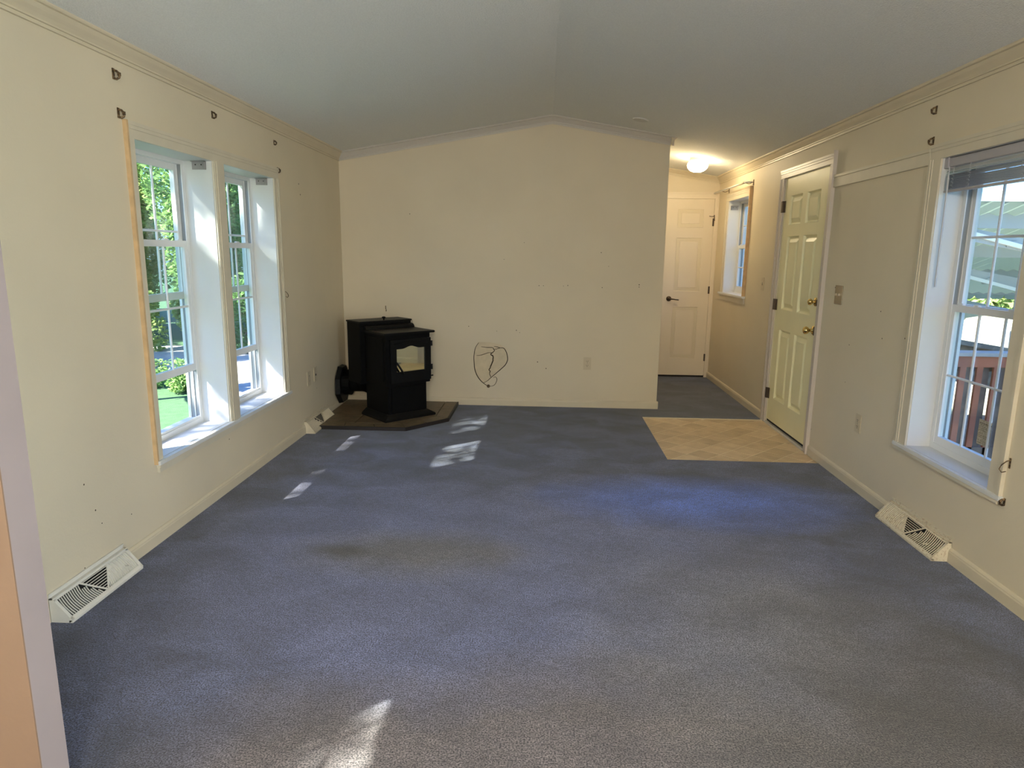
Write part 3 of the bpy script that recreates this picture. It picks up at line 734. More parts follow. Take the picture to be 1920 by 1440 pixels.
# ------------------------------------------------------------------ floor registers
def register(mat_, label, loc, mirror=False, L=0.46, group='baseboard air registers', damper_first=False):
    """local x runs along the wall, y away from it, z up"""
    r = thing('baseboard_register', label, 'vent', group, loc=loc, rz=0)
    H, Dp, tp = 0.098, 0.086, 0.016
    # side profile: y,z
    body = MB()
    for (xa, xb) in ((0, 0.006), (L - 0.006, L)):
        body.sweep([[(x, 0.0, 0.001), (x, Dp - 0.012, 0.001), (x, Dp, 0.010), (x, Dp - 0.002, 0.016), (x, tp, H), (x, 0.0, H)] for x in (xa, xb)])
    body.box(0, L, 0.0, tp + 0.004, H - 0.006, H); body.box(0, L, 0, 0.003, 0.001, H + 0.012); body.box(0, L, 0, 0.007, H + 0.012, H + 0.018)
    body.box(0, L, Dp - 0.014, Dp, 0.001, 0.013)
    body.build('register_box', mat_, r, bevel=0.001)
    # slanted face: A (bottom front) to B (top back)
    A = Vector((0, Dp - 0.001, 0.013)); B = Vector((0, tp, H - 0.002)); dv = (B - A); ln = dv.length; dv.normalize(); nn = Vector((0, dv.z, -dv.y)); nn = nn if nn.y > 0 else -nn
    P = lambda x, s, o=0.0: (x, A.y + dv.y * s + nn.y * o, A.z + dv.z * s + nn.z * o)
    def fbar(mb, xa, sa, xb, sb_, w, o=0.0, th=0.003):
        a = Vector(P(xa, sa, o)); b = Vector(P(xb, sb_, o)); mb.bar(a, b, w, th, up=nn)
    fr = MB()
    fbar(fr, 0, 0.006, L, 0.006, 0.016); fbar(fr, 0, ln - 0.005, L, ln - 0.005, 0.012); fbar(fr, 0.006, 0, 0.006, ln, 0.014); fbar(fr, L - 0.006, 0, L - 0.006, ln, 0.014)
    xm = L * 0.5
    fbar(fr, xm, 0.010, xm - 0.085, ln - 0.010, 0.007); fbar(fr, xm, 0.010, xm + 0.085, ln - 0.010, 0.007)
    fr.build('face_frame', mat_, r)
    bk = MB(); bk.poly([P(0.008, 0.004, -0.012), P(L - .008, 0.004, -0.012), P(L - .008, ln - .004, -0.012), P(0.008, ln - .004, -0.012)], [(0, 1, 2, 3)])
    bk.build('duct_opening_shade', m_dark, r)
    # curved louvres in both end fields
    cnt = 18
    for side in (0, 1):
        for k in range(cnt):
            t = k / (cnt - 1)
            pth = []
            for q in range(5):
                s = 0.014 + (ln - 0.026) * q / 4
                x = 0.014 + t * (xm - 0.030)
                x -= 0.014 * math.sin(math.pi * q / 4) * (0.3 + 0.7 * t)
                lim = xm - 0.085 * (s - 0.010) / (ln - 0.02) - 0.006
                if x > lim: continue
                pth.append((x if side == 0 else L - x, s))
            if len(pth) < 2: continue
            lo_ = MB()
            for q in range(len(pth) - 1): fbar(lo_, pth[q][0], pth[q][1], pth[q + 1][0], pth[q + 1][1], 0.0028, o=-0.002, th=0.004)
            lo_.build('louvre', mat_, r)
    # horizontal louvres in the middle triangle
    for k in range(8):
        s = 0.022 + (ln - 0.036) * k / 7; hw = 0.085 * (s - 0.010) / (ln - 0.02) - 0.004
        if hw > 0.006:
            lo_ = MB(); fbar(lo_, xm - hw, s, xm + hw, s, 0.0028, o=-0.002, th=0.004); lo_.build('louvre', mat_, r)
    # closed damper behind one field
    if damper_first is not None:
        xa, xb = (0.01, xm - 0.02) if damper_first else (xm + 0.02, L - 0.01)
        MB().poly([P(xa, 0.012, -0.006), P(xb, 0.012, -0.006), P(xb + (0 if not damper_first else -0.06), ln - .01, -0.006), P(xa + (0.06 if not damper_first else 0), ln - .01, -0.006)], [(0, 1, 2, 3)]).build('damper', mat_, r)
    MB().box(L * 0.16, L * 0.18, Dp - 0.03, Dp - 0.006, 0.045, 0.049).build('damper_lever', mat_, r)
    return r
# left wall: x local -> -y world so that y local -> +x world
r1 = register(m_vent, 'white register on the left wall by the foreground partition', (0.0, 2.695, 0), damper_first=True, L=0.455)
r1.rotation_euler = (0, 0, -math.pi / 2)
r2 = register(m_trim, 'small cream register on the left wall against the hearth pad', (0.0, 5.505, 0), damper_first=True, L=0.53)
r2.rotation_euler = (0, 0, -math.pi / 2)
r3 = register(m_dirtyvent, 'rust-speckled register on the right wall below the window', (W, 3.030, 0), damper_first=False, L=0.545)
r3.rotation_euler = (0, 0, math.pi / 2)

# ------------------------------------------------------------------ plates on the walls
def plate_faces(side, u, z, w=0.072, h=0.115):
    X = side_fn(side)
    return X
def wall_plate(name, label, cat, side, u, z, kind, m=m_plate, w=0.070, h=0.115, group=None):
    t = thing(name, label, cat, group)
    if side == 'F':
        mk = lambda a, b, c, d, n0, n1: MB().box(a, b, D - n0, D - n1, c, d)
    else:
        X = side_fn(side); mk = lambda a, b, c, d, n0, n1: MB().box(X(-n0), X(-n1), a, b, c, d)
    mk(u - w / 2, u + w / 2, z - h / 2, z + h / 2, 0.0005, 0.006).build('cover_plate', m, t, bevel=0.002)
    if kind == 'outlet':
        for dz in (0.0195, -0.0195):
            rc = mk(u - 0.017, u + 0.017, z + dz - 0.0145, z + dz + 0.0145, 0.006, 0.008).build('receptacle', m, t, bevel=0.002)
            for du in (-0.0065, 0.0065): mk(u + du - 0.0014, u + du + 0.0014, z + dz - 0.001, z + dz + 0.007, 0.008, 0.0086).build('slot', m_slot, rc)
            mk(u - 0.0022, u + 0.0022, z + dz - 0.0095, z + dz - 0.0050, 0.008, 0.0086).build('slot', m_slot, rc)
    if kind == 'switch':
        mk(u - 0.006, u + 0.006, z - 0.012, z + 0.012, 0.006, 0.0065).build('slot', m_slot, t)
        mk(u - 0.0045, u + 0.0045, z + 0.000, z + 0.011, 0.006, 0.016).build('toggle', m, t, bevel=0.001)
    if kind == 'jack':
        mk(u - 0.008, u + 0.008, z - 0.012, z + 0.004, 0.006, 0.0075).build('jack', m_slot, t)
    for dz in (0.042, -0.042) if kind != 'outlet' else (0.0,):
        mk(u - 0.003, u + 0.003, z + dz - 0.003, z + dz + 0.003, 0.006, 0.0072).build('screw', m_nickel, t)
    return t
wall_plate('power_outlet', 'almond duplex outlet low on the far wall right of the cracked plaster', 'outlet', 'F', 2.258, 0.415, 'outlet', h=0.118)
wall_plate('power_outlet', 'almond duplex outlet on the left wall, left one of the two beside the stove', 'outlet', 'L', 5.120, 0.412, 'outlet')
wall_plate('phone_jack', 'almond phone jack plate on the left wall, right one of the pair beside the stove', 'wall plate', 'L', 5.275, 0.420, 'jack')
wall_plate('power_outlet', 'almond outlet low on the right wall between entry door and window', 'outlet', 'R', 4.062, 0.408, 'outlet')
wall_plate('light_switch', 'almond light switch on the right wall between entry door and hall window', 'switch', 'R', 6.090, 1.165, 'switch')
m_steel = mat('brushed_nickel_plate', (0.46, 0.43, 0.36), 0.22, metal=0.9)
wall_plate('light_switch', 'shiny metal double switch plate beside the entry door', 'switch', 'R', 4.520, 1.160, 'none', m=m_steel, w=0.112, h=0.124)
for u in (4.497, 4.543):
    pass
sp = [o for o in COL.objects if o.get('label') == 'shiny metal double switch plate beside the entry door'][0]
for u in (4.497, 4.543):
    MB().box(W - 0.018, W - 0.006, u - 0.005, u + 0.005, 1.156, 1.170).build('toggle', m_plate, sp, bevel=0.001)

# ------------------------------------------------------------------ curtain hooks
def hook(label, side, u, z, s=1.0, wire=False):
    """little rusty curtain bracket: back plate, arm, cup"""
    t = thing('curtain_bracket', label, 'bracket', 'leftover curtain brackets')
    if side == 'F': P = lambda a, n, b: (u + a * s, D - n * s, z + b * s)
    else:
        X = side_fn(side); P = lambda a, n, b: (X(-n * s), u + a * s, z + b * s)
    def bx(name, a0, a1, n0, n1, b0, b1, m=m_rust):
        p, q = P(a0, n0, b0), P(a1, n1, b1); MB().box(p[0], q[0], p[1], q[1], p[2], q[2]).build(name, m, t, bevel=0.0006)
    if wire:
        MB().tube([P(-.008, .001, .024), P(-.006, .012, .020), P(.0, .022, .006), P(.006, .024, -.010), P(.002, .018, -.020), P(-.006, .010, -.014)], 0.0022, 6).build('hook_wire', m_rust, t)
        bx('back_plate', -0.009, -0.003, 0.0003, 0.003, -0.004, 0.030)
    else:
        bx('back_plate', -0.007, 0.005, 0.0003, 0.004, -0.019, 0.020)
        MB().tube([P(-.001, .002, .014), P(.002, .014, .010), P(.005, .022, .000), P(.004, .020, -.012), P(.000, .012, -.018), P(-.003, .004, -.015)], 0.0048, 7).build('bracket_arm', m_rust, t)
        bx('bracket_tip', 0.000, 0.011, 0.016, 0.024, -0.006, 0.007)
        bx('screw', -0.004, 0.001, 0.003, 0.006, -0.016, -0.011, m_case)
    return t
hook('rusty bracket high on left wall, upper one of the pair left of the window casing', 'L', 2.955, 2.130, 1.15)
hook('rusty bracket on left wall at the top left corner of the double window casing', 'L', 2.965, 1.975, 1.1)
hook('rusty bracket high on left wall above the middle of the double window', 'L', 3.815, 2.132)
hook('small pale-tipped bracket high on left wall near the right end of the double window', 'L', 4.670, 2.120, 0.8)
hook('rusty bracket at the top right corner of the double window casing', 'L', 4.705, 1.945, 0.9)
hook('small wire tieback hook on left wall halfway up the right casing', 'L', 4.725, 1.095, 1.0, wire=True)
hook('rusty bracket high on right wall above the blind window corner', 'R', 3.630, 2.128, 1.0)
hook('rusty bracket on right wall touching the top corner of the blind window casing', 'R', 3.622, 1.980, 1.0)
hook('bent wire hook on the far wall above the stove', 'F', 0.398, 0.888, 1.0, wire=True)
hook('rusty wire hook at the lower near side of the right window casing', 'R', 2.748, 0.560, 1.3, wire=True)
hook('rusty bracket at the bottom near corner of the right window sill', 'R', 2.738, 0.410, 0.8)

# ------------------------------------------------------------------ blind mounting brackets left in the window heads
def blind_bracket(label, side, u, z, d, s=-1):
    X = side_fn(side); t = thing('blind_bracket', label, 'bracket', 'empty blind brackets')
    b = MB().box(X(d), X(d + 0.078), u, u + s * 0.003, z - 0.044, z); b.box(X(d), X(d + 0.003), u, u + s * 0.020, z - 0.044, z); b.box(X(d), X(d + 0.078), u, u + s * 0.02, z - 0.003, z)
    b.build('bracket_box', m_steel2, t)
    for q in (0.025, 0.058): MB().lathe([(0.0035, 0), (0.0035, 0.002), (0, 0.0025)], (X(d + q), u + s * 0.003, z - 0.018), (0, s, 0), 8).build('screw', m_slot, t)
m_steel2 = mat('dusty_bracket_steel', (0.40, 0.37, 0.36), 0.4, metal=0.5)
blind_bracket('grey metal blind bracket at the top of the left window nearer the camera', 'L', AY[1] - 0.0085, 1.880, 0.030)
blind_bracket('grey metal blind bracket at the top of the left window nearer the stove', 'L', BY[1] - 0.0085, 1.880, 0.036)
blind_bracket('grey metal blind bracket at the top of the small hall window', 'R', HY[1] - 0.0085, 1.925, 0.015)

# ------------------------------------------------------------------ raised blind in the right window
bd = thing('window_blind', 'grey mini blind pulled up to the top of the right window', 'blind')
ub0, ub1 = RY[0] + 0.012, RY[1] - 0.012
MB().box(W + 0.012, W + 0.050, ub0, ub1, 1.838, 1.878).build('headrail', m_blind, bd, bevel=0.002)
MB().box(W + 0.006, W + 0.052, ub1 - 0.028, ub1 + 0.003, 1.832, 1.882).build('end_bracket', m_blind, bd, bevel=0.002)
for k in range(16):
    z = 1.800 - k * 0.0042 - (0.002 if k > 3 else 0)
    x0 = W + 0.014 + 0.001 * math.sin(k * 1.7)
    MB().sweep([[(x0, y, z), (x0 + 0.0125, y, z + 0.0022), (x0 + 0.025, y, z), (x0 + 0.025, y, z - 0.0009), (x0 + 0.0125, y, z + 0.0013), (x0, y, z - 0.0009)] for y in (ub0 + 0.004, ub1 - 0.006)]).build('slat', m_blind, bd)
# top slats still hanging slack between rail and stack
for k, (z, tl) in enumerate(((1.826, 0.010), (1.813, 0.006))):
    MB().sweep([[(W + 0.016, y, z - tl), (W + 0.030, y, z + 0.001), (W + 0.041, y, z + tl), (W + 0.041, y, z + tl - 0.001), (W + 0.030, y, z), (W + 0.016, y, z - tl - 0.001)] for y in (ub0 + 0.004, ub1 - 0.006)]).build('slat', m_white, bd)
MB().box(W + 0.012, W + 0.040, ub0 + 0.004, ub1 - 0.006, 1.718, 1.729).build('bottom_rail', m_blind, bd, bevel=0.002)
for u in (ub1 - 0.075, ub1 - 0.20, ub0 + 0.1):
    lad = MB()
    for q in range(9):
        zz = 1.800 - q * 0.008
        lad.tube([(W + 0.012, u, zz), (W + 0.008, u + 0.010 * (-1) ** q, zz - 0.004), (W + 0.012, u, zz - 0.008)], 0.0012, 4)
    lad.tube([(W + 0.012, u, 1.84), (W + 0.011, u + 0.002, 1.80)], 0.001, 4)
    lad.build('ladder_cord', m_clear, bd)
MB().tube([(W + 0.014, ub1 - 0.030, 1.840), (W + 0.010, ub1 - 0.040, 1.790)], 0.0025, 6).build('wand_hook', m_clear, bd)
MB().tube([(W + 0.010, ub1 - 0.040, 1.790), (W + 0.014, ub1 - 0.038, 1.262)], 0.0045, 6).build('tilt_wand', m_clear, bd)

# warning sticker on the glass
m_stick = mat('faded_sticker', (0.55, 0.48, 0.36), 0.7, col2=(0.40, 0.34, 0.24), vscale=120)
stk = MB().box(W + 0.1275, W + 0.1283, 3.075, 3.165, 0.545, 0.665).build('glass_sticker', m_stick, bevel=0)
tag(stk, 'faded tan sticker low on the glass of the right window', 'sticker')
tl = MB(); random.seed(5)
for k in range(12):
    z = 0.650 - k * 0.0085; hgt = 0.0035 if k == 0 else 0.0015
    y = 3.160
    while y > 3.085:
        w_ = random.uniform(0.004, 0.014); 
        if k and random.random() < 0.1: break
        tl.box(W + 0.1270, W + 0.1275, y - w_, y, z - hgt, z); y -= w_ + 0.003
tl.build('print_lines', mat('sticker_ink', (0.12, 0.09, 0.06), 0.8), stk)

# ------------------------------------------------------------------ curtain rod above the hall window
cr_ = thing('curtain_rod', 'white curtain rod above the small hall window', 'curtain rod')
MB().tube([(W - 0.070, 7.790, 2.085), (W - 0.072, 6.680, 2.085), (W - 0.068, 6.640, 2.085), (W - 0.050, 6.612, 2.085), (W - 0.010, 6.604, 2.085)], 0.008, 10).build('rod', m_white, cr_, smooth=True)
MB().tube([(W - 0.073, 6.80, 2.085), (W - 0.073, 6.700, 2.085), (W - 0.069, 6.650, 2.085)], 0.0115, 10).build('rod_sleeve', m_plate, cr_, smooth=True)
for u in (6.600, 7.445):
    b = MB().box(W - 0.003, W, u - 0.010, u + 0.010, 2.058, 2.108); b.tube([(W, u, 2.085), (W - 0.04, u, 2.068), (W - 0.070, u, 2.074)], 0.003, 6)
    b.build('rod_bracket', m_rust, cr_)

# ------------------------------------------------------------------ hall ceiling lamp
LX, LY = 3.325, 6.93; LZ = zc(LX)
hl = thing('ceiling_lamp', 'lit white glass mushroom lamp on the hall ceiling', 'lamp')
MB().lathe([(0.078, 0.012), (0.080, 0.0), (0.080, -0.012), (0.076, -0.022), (0.070, -0.026)], (LX, LY, LZ - 0.004), (0, 0, 1), 28).build('lamp_base', mat('aged_lamp_metal', (0.62, 0.50, 0.34), 0.4, metal=0.3), hl, smooth=True)
m_globe = mat('lit_opal_glass', (0.9, 0.86, 0.75), 0.3, emit=(1.0, 0.82, 0.52), estr=34)
MB().lathe([(0.072, -0.024), (0.086, -0.032), (0.096, -0.046), (0.100, -0.062), (0.097, -0.080), (0.086, -0.098), (0.066, -0.114), (0.040, -0.125), (0.012, -0.129), (0, -0.1295)], (LX, LY, LZ), (0, 0, 1), 32).build('glass_shade', m_globe, hl, smooth=True)
# invented pendant fixtures around the added fill lamps (behind the camera)
for i, (l, pw) in enumerate(FILL_LAMPS):
    k = thing('added_pendant_lamp', ['added brass-stemmed fill lamp behind the viewer, nearer one', 'added brass-stemmed fill lamp behind the viewer, farther one'][i], 'lamp', 'added fill lamps')
    zz = zc(l[0])
    MB().lathe([(0.06, 0), (0.06, -0.02), (0.01, -0.03)], (l[0], l[1], zz), (0, 0, 1), 24).build('added_lamp_canopy', m_brass, k)
    MB().tube([(l[0], l[1], zz - .02), (l[0], l[1], l[2] + 0.19)], 0.006, 8).build('stem', m_brass, k)
    MB().lathe([(0.035, 0.20), (0.04, 0.17)], l, (0, 0, 1), 20).build('added_lamp_holder', m_brass, k)

# blank cover disc on the ceiling
nrm = Vector((SL, 0, 1)).normalized(); c0 = Vector((2.585, 5.66, zc(2.585)))
cd = MB().lathe([(0.062, 0.0), (0.062, -0.006), (0.056, -0.009), (0, -0.0095)], c0, nrm, 32).build('ceiling_cover_disc', mat('white_disc', (0.66, 0.65, 0.60), 0.6), smooth=False)
tag(cd, 'thin round white cover disc on the ceiling near the hall', 'cover plate')

# ------------------------------------------------------------------ damage on the far wall
def curve2(pts, r, name, m=m_crack, jag=0.0, sub=4, rr=None):
    out = []
    for i in range(len(pts) - 1):
        for k in range(sub):
            t = k / sub
            p0, p1, p2, p3 = [Vector(pts[min(max(j, 0), len(pts) - 1)]) for j in (i - 1, i, i + 1, i + 2)]
            q = 0.5 * ((2 * p1) + (-p0 + p2) * t + (2 * p0 - 5 * p1 + 4 * p2 - p3) * t * t + (-p0 + 3 * p1 - 3 * p2 + p3) * t ** 3)
            if jag: q += Vector((random.uniform(-jag, jag), random.uniform(-jag, jag)))
            out.append(q)
    out.append(Vector(pts[-1]))
    rs = [r * (0.45 + 0.55 * math.sin(math.pi * (i + 0.5) / len(out))) for i in range(len(out))]
    # flat ribbon groove lying on the wall
    mb = MB(); L_ = []; R2 = []
    for i, q in enumerate(out):
        d = (out[min(i + 1, len(out) - 1)] - out[max(i - 1, 0)]).normalized(); n_ = Vector((-d.y, d.x)) * rs[i]
        L_.append(q + n_); R2.append(q - n_)
    n = len(out)
    V = [(q.x, D - 0.0016, q.y) for q in L_] + [(q.x, D - 0.0016, q.y) for q in R2] + [(q.x, D - 0.0001, q.y) for q in L_] + [(q.x, D - 0.0001, q.y) for q in R2]
    F = []
    for i in range(n - 1):
        F += [(i, i + 1, n + i + 1, n + i), (i, 2 * n + i, 2 * n + i + 1, i + 1), (n + i, n + i + 1, 3 * n + i + 1, 3 * n + i)]
    mb.poly(V, F)
    return mb.build(name, m, wf)
random.seed(21)
outline = [(1.253, 0.590), (1.222, 0.540), (1.209, 0.464), (1.211, 0.400), (1.216, 0.345), (1.232, 0.295), (1.254, 0.256), (1.280, 0.226), (1.305, 0.205), (1.335, 0.186), (1.353, 0.182)]
curve2(outline, 0.0042, 'plaster_crack')
curve2([(1.353, 0.182), (1.382, 0.184), (1.406, 0.200), (1.424, 0.239), (1.420, 0.262), (1.405, 0.272), (1.392, 0.260)], 0.0026, 'plaster_crack')
curve2([(1.300, 0.212), (1.335, 0.232), (1.367, 0.262), (1.410, 0.300), (1.460, 0.345), (1.500, 0.385), (1.518, 0.420), (1.522, 0.450), (1.512, 0.500), (1.488, 0.540), (1.455, 0.545), (1.415, 0.533), (1.390, 0.530)], 0.0040, 'plaster_crack')
curve2([(1.388, 0.535), (1.399, 0.520), (1.385, 0.503), (1.366, 0.492), (1.372, 0.478), (1.386, 0.468), (1.388, 0.440), (1.374, 0.398), (1.366, 0.370), (1.350, 0.338), (1.362, 0.322), (1.355, 0.305), (1.367, 0.268)], 0.0056, 'plaster_crack', jag=0.0035, sub=3)
curve2([(1.275, 0.553), (1.330, 0.547), (1.380, 0.546), (1.394, 0.536)], 0.0030, 'plaster_crack')
curve2([(1.232, 0.470), (1.270, 0.473), (1.310, 0.486), (1.345, 0.498), (1.376, 0.498)], 0.0028, 'plaster_crack')
curve2([(1.395, 0.558), (1.430, 0.552), (1.452, 0.545)], 0.0030, 'plaster_crack')
pt = MB(); pp = [(1.253, 0.592), (1.36, 0.592), (1.45, 0.575), (1.500, 0.540), (1.519, 0.470), (1.515, 0.415), (1.46, 0.345), (1.37, 0.265), (1.30, 0.215), (1.25, 0.262), (1.218, 0.345), (1.210, 0.45), (1.225, 0.54)]
k = len(pp)
cxp = sum(q[0] for q in pp) / k; czp = sum(q[1] for q in pp) / k
pt.poly([(x, D - 0.0012, z) for x, z in pp] + [(x + (x - cxp) * .02, D - 0.0001, z + (z - czp) * .02) for x, z in pp] + [(cxp, D - 0.0013, czp)], [(i, (i + 1) % k, 2 * k) for i in range(k)] + [(i, k + i, k + (i + 1) % k, (i + 1) % k) for i in range(k)])
pt.build('plaster_patch', m_patch, wf)
MB().lathe([(0.016, 0), (0.010, 0.001), (0, 0.0012)], (1.345, D - 0.0004, 0.182), (0, -1, 0), 12).build('plaster_chip', m_rust, wf)
# nail holes
def holes(wallobj, side, pts, m=m_crack):
    for (u, z, r) in pts:
        if side == 'F': o, ax = (u, D, z), (0, -1, 0)
        else: o, ax = (side_fn(side)(0), u, z), ((1 if side == 'L' else -1), 0, 0)
        MB().lathe([(r, 0.0002), (r * 0.8, 0.0009), (0, 0.001)], o, ax, 7).build('nail_hole', m, wallobj)
random.seed(4)
holes(wf, 'F', [(0.63, 1.74, .004), (1.66, 1.50, .003), (2.35, 1.42, .004), (2.42, 1.30, .003), (1.80, 1.12, .004), (1.84, 1.12, .0035), (2.02, 1.12, .003), (2.06, 1.125, .004), (2.37, 1.11, .004), (2.70, 1.14, .005), (2.70, 1.12, .004), (1.16, 0.74, .004), (1.60, 0.71, .0045), (1.63, 0.69, .003), (1.80, 0.42, .005), (1.88, 0.36, .005), (1.48, 1.35, .003), (1.42, 0.7, .003)])
holes(wl, 'L', [(5.106, 1.893, .006), (5.129, 1.818, .006), (3.75, 0.30, .004), (2.55, 0.33, .004), (2.58, 0.26, .003), (2.78, 0.22, .003), (2.50, 0.46, .004), (5.30, 0.30, .004), (2.45, 0.12, .003)])
holes(wr, 'R', [(4.590, 1.205, .005), (4.583, 1.130, .005), (5.83, 0.70, .004), (4.30, 0.86, .004), (4.30, 0.62, .003), (3.95, 1.10, .004), (3.90, 0.95, .004), (4.75, 0.19, .003), (2.7, 0.8, .003), (3.66, 0.98, .004)])

# ------------------------------------------------------------------ outdoors
gd = MB().poly([(-45, -30, GZ), (60, -30, GZ), (60, 60, GZ), (-45, 60, GZ), (-45, -30, GZ - .2), (60, -30, GZ - .2), (60, 60, GZ - .2), (-45, 60, GZ - .2)], [(0, 1, 2, 3), (4, 7, 6, 5), (0, 4, 5, 1), (1, 5, 6, 2), (2, 6, 7, 3), (3, 7, 4, 0)])
gd.build('lawn', m_grass, label='green lawn outside the left windows', **ST)
dw = MB().prism([(-14, 12.6), (-4.6, 11.0), (-3.0, 9.7), (-0.9, 9.4), (-0.9, 14.8), (-14, 15.2)], GZ + 0.001, GZ + 0.02)
dw.build('driveway', m_drive, label='pale gravel driveway beyond the left windows', **ST)
pv = MB().prism([(6.0, 0), (22, 0), (22, 24), (6.0, 24)], GZ + 0.001, GZ + 0.02).build('parking_area', m_drive, label='pale parking area beyond the deck', **ST)

def foliage_mesh(name, n, rx, ry, rz, size, m, seed, shell=0.35):
    rnd = random.Random(seed); V = []; F = []
    lobes = [(Vector((rnd.uniform(-.55, .55), rnd.uniform(-.55, .55), rnd.uniform(-.6, .6))), rnd.uniform(0.35, 0.6)) for _ in range(9)]
    for i in range(n):
        c, r = rnd.choice(lobes)
        d = Vector((rnd.gauss(0, 1), rnd.gauss(0, 1), rnd.gauss(0, 1))).normalized() * r * (1 - shell * rnd.random() ** 2)
        p = c + d; p = Vector((p.x * rx, p.y * ry, p.z * rz))
        a = Vector((rnd.gauss(0, 1), rnd.gauss(0, 1), rnd.gauss(0, .5))).normalized(); b = a.cross(Vector((rnd.gauss(0, 1), rnd.gauss(0, 1), rnd.gauss(0, 1)))).normalized()
        s = size * rnd.uniform(0.6, 1.3); k = len(V)
        V += [tuple(p - a * s), tuple(p + b * s * .45), tuple(p + a * s), tuple(p - b * s * .45)]; F.append((k, k + 1, k + 2, k + 3))
    me = bpy.data.meshes.new(name); me.from_pydata(V, [], F); me.materials.append(m); return me
def trunk_mb(h, r, seed, spread=1.0, nb=8):
    rnd = random.Random(seed); mb = MB()
    path = [(0, 0, 0)]
    for k in range(1, 6): path.append((rnd.uniform(-.1, .1) * k * .4, rnd.uniform(-.1, .1) * k * .4, h * k / 5))
    mb.tube(path, [r * (1 - .13 * k) for k in range(6)], 8)
    for k in range(nb):
        t = rnd.uniform(0.25, 0.95); z = h * t; a = rnd.uniform(0, 6.28); l = spread * rnd.uniform(.5, 1)
        p0 = Vector((0, 0, z)); p1 = p0 + Vector((math.cos(a) * l * .5, math.sin(a) * l * .5, l * .25)); p2 = p0 + Vector((math.cos(a) * l, math.sin(a) * l, l * rnd.uniform(.2, .6)))
        mb.tube([p0, p1, p2], [r * .35, r * .22, r * .08], 5)
    return mb
FM = {}
def tree(name, label, cat, loc, h, rx, ry, rz, m, seed, n=9000, size=0.07, cz=None, key=None, group=None, r=0.09, trunk=True, shell=0.35):
    t = thing(name, label, cat, group, loc=loc)
    kk = key or (name, seed)
    if kk not in FM: FM[kk] = foliage_mesh('foliage', n, rx, ry, rz, size, m, seed, shell)
    f = link('foliage', FM[kk], t, (0, 0, cz if cz is not None else h - rz * .6)); f['kind'] = 'stuff'
    f.scale = (1, 1, 1)
    if trunk: trunk_mb(h * .9, r, seed, spread=rx * .9).build('trunk', m_bark, t)
    else: trunk_mb(h * .6, 0.03, seed, spread=rx * .6, nb=6).build('stems', m_bark, t)
    return t
# added unseen trees beside the house, they keep the high sky off the left windows
for i, (x, y, h) in enumerate([(-8.5, -5.2, 9.5), (-9.2, 0.0, 10.5), (-11.5, 7.4, 10.5), (-14.0, 12.9, 11.5), (-16.5, 18.4, 12.0)]):
    tree('sky_blocking_tree', 'added unseen tree blocking sky left of the house, %s counting from the camera side' % ['first', 'second', 'third', 'fourth', 'fifth'][i], 'tree', (x, y, GZ), h, 2.6, 2.4, h * .46, m_leafA, 200, n=14000, size=0.16, cz=h * .58, r=0.18)
GRP = 'trees and shrubs beyond the left windows'
# view through the left windows: dense trees behind the drive
specs = [(-11.2, 15.8, 6.6, m_leafA, 'broad green tree beyond the driveway, farthest left of the front row'),
         (-8.7, 15.8, 6.2, m_leafB, 'yellow-green tree beyond the driveway, second from the left in the front row'),
         (-6.2, 15.8, 6.8, m_leafA, 'mid-green tree beyond the driveway, third from the left in the front row'),
         (-3.7, 15.8, 6.4, m_leafC, 'dark green tree beyond the driveway, farthest right of the front row'),
         (-12.4, 18.4, 8.4, m_leafC, 'tall dark green tree behind the front row, farthest left'),
         (-9.9, 18.4, 8.8, m_leafB, 'tall yellow-green tree behind the front row, left of the middle'),
         (-7.4, 18.4, 8.6, m_leafA, 'tall mid-green tree behind the front row, right of the middle'),
         (-4.9, 18.4, 8.6, m_leafB, 'tall yellow-green tree behind the front row, farthest right'),
         (-11.0, 21.2, 10.5, m_leafA, 'tallest tree in the rearmost row, left one'),
         (-8.2, 21.2, 10.5, m_leafC, 'tallest tree in the rearmost row, middle one'),
         (-5.4, 21.2, 10.5, m_leafA, 'tallest tree in the rearmost row, right one')]
for i, (x, y, h, m, lab) in enumerate(specs):
    tree('tree', lab, 'tree', (x, y, GZ), h, 1.14, 1.05, h * .46, m, 40 + i, n=13000, size=0.075, cz=h * .5, r=0.13)
# hedge shrubs at the drive's far edge, fronting the trees
NTH = ['first', 'second', 'third', 'fourth', 'fifth', 'sixth']
for i, (x, m) in enumerate([(-9.3, m_leafB), (-8.1, m_leafA), (-6.9, m_leafB), (-5.7, m_leafB), (-4.5, m_leafA), (-3.3, m_leafB)]):
    tree('shrub', ('yellow-green' if m is m_leafB else 'green') + ' shrub at the far edge of the driveway, %s from the left' % NTH[i],
         'shrub', (x, 14.1, GZ), 1.6, 0.54, 0.45, 0.85, m, 70 + i, n=4000, size=0.055, cz=0.75, trunk=False, shell=0.5)
# darker low shrubs between lawn and drive
for i, (x, y) in enumerate([(-5.6, 10.6), (-4.6, 10.4), (-3.65, 10.1)]):
    tree('low_shrub', ['low dark green shrub between lawn and driveway, leftmost of three', 'low dark green shrub between lawn and driveway, middle of three', 'low dark green shrub between lawn and driveway, rightmost of three'][i],
         'shrub', (x, y, GZ), 0.5, 0.42, 0.32, 0.30, m_leafA, 80 + i, n=2600, size=0.035, cz=0.20, trunk=False, shell=0.6)
# nearer maple whose leafy boughs cross the upper panes
tree('maple_tree', 'near maple with blue-green leafy boughs filling the upper left panes', 'tree', (-4.9, 8.7, GZ), 4.6, 1.25, 1.1, 1.25, m_leafC, 95, n=5200, size=0.085, cz=3.75, r=0.07)
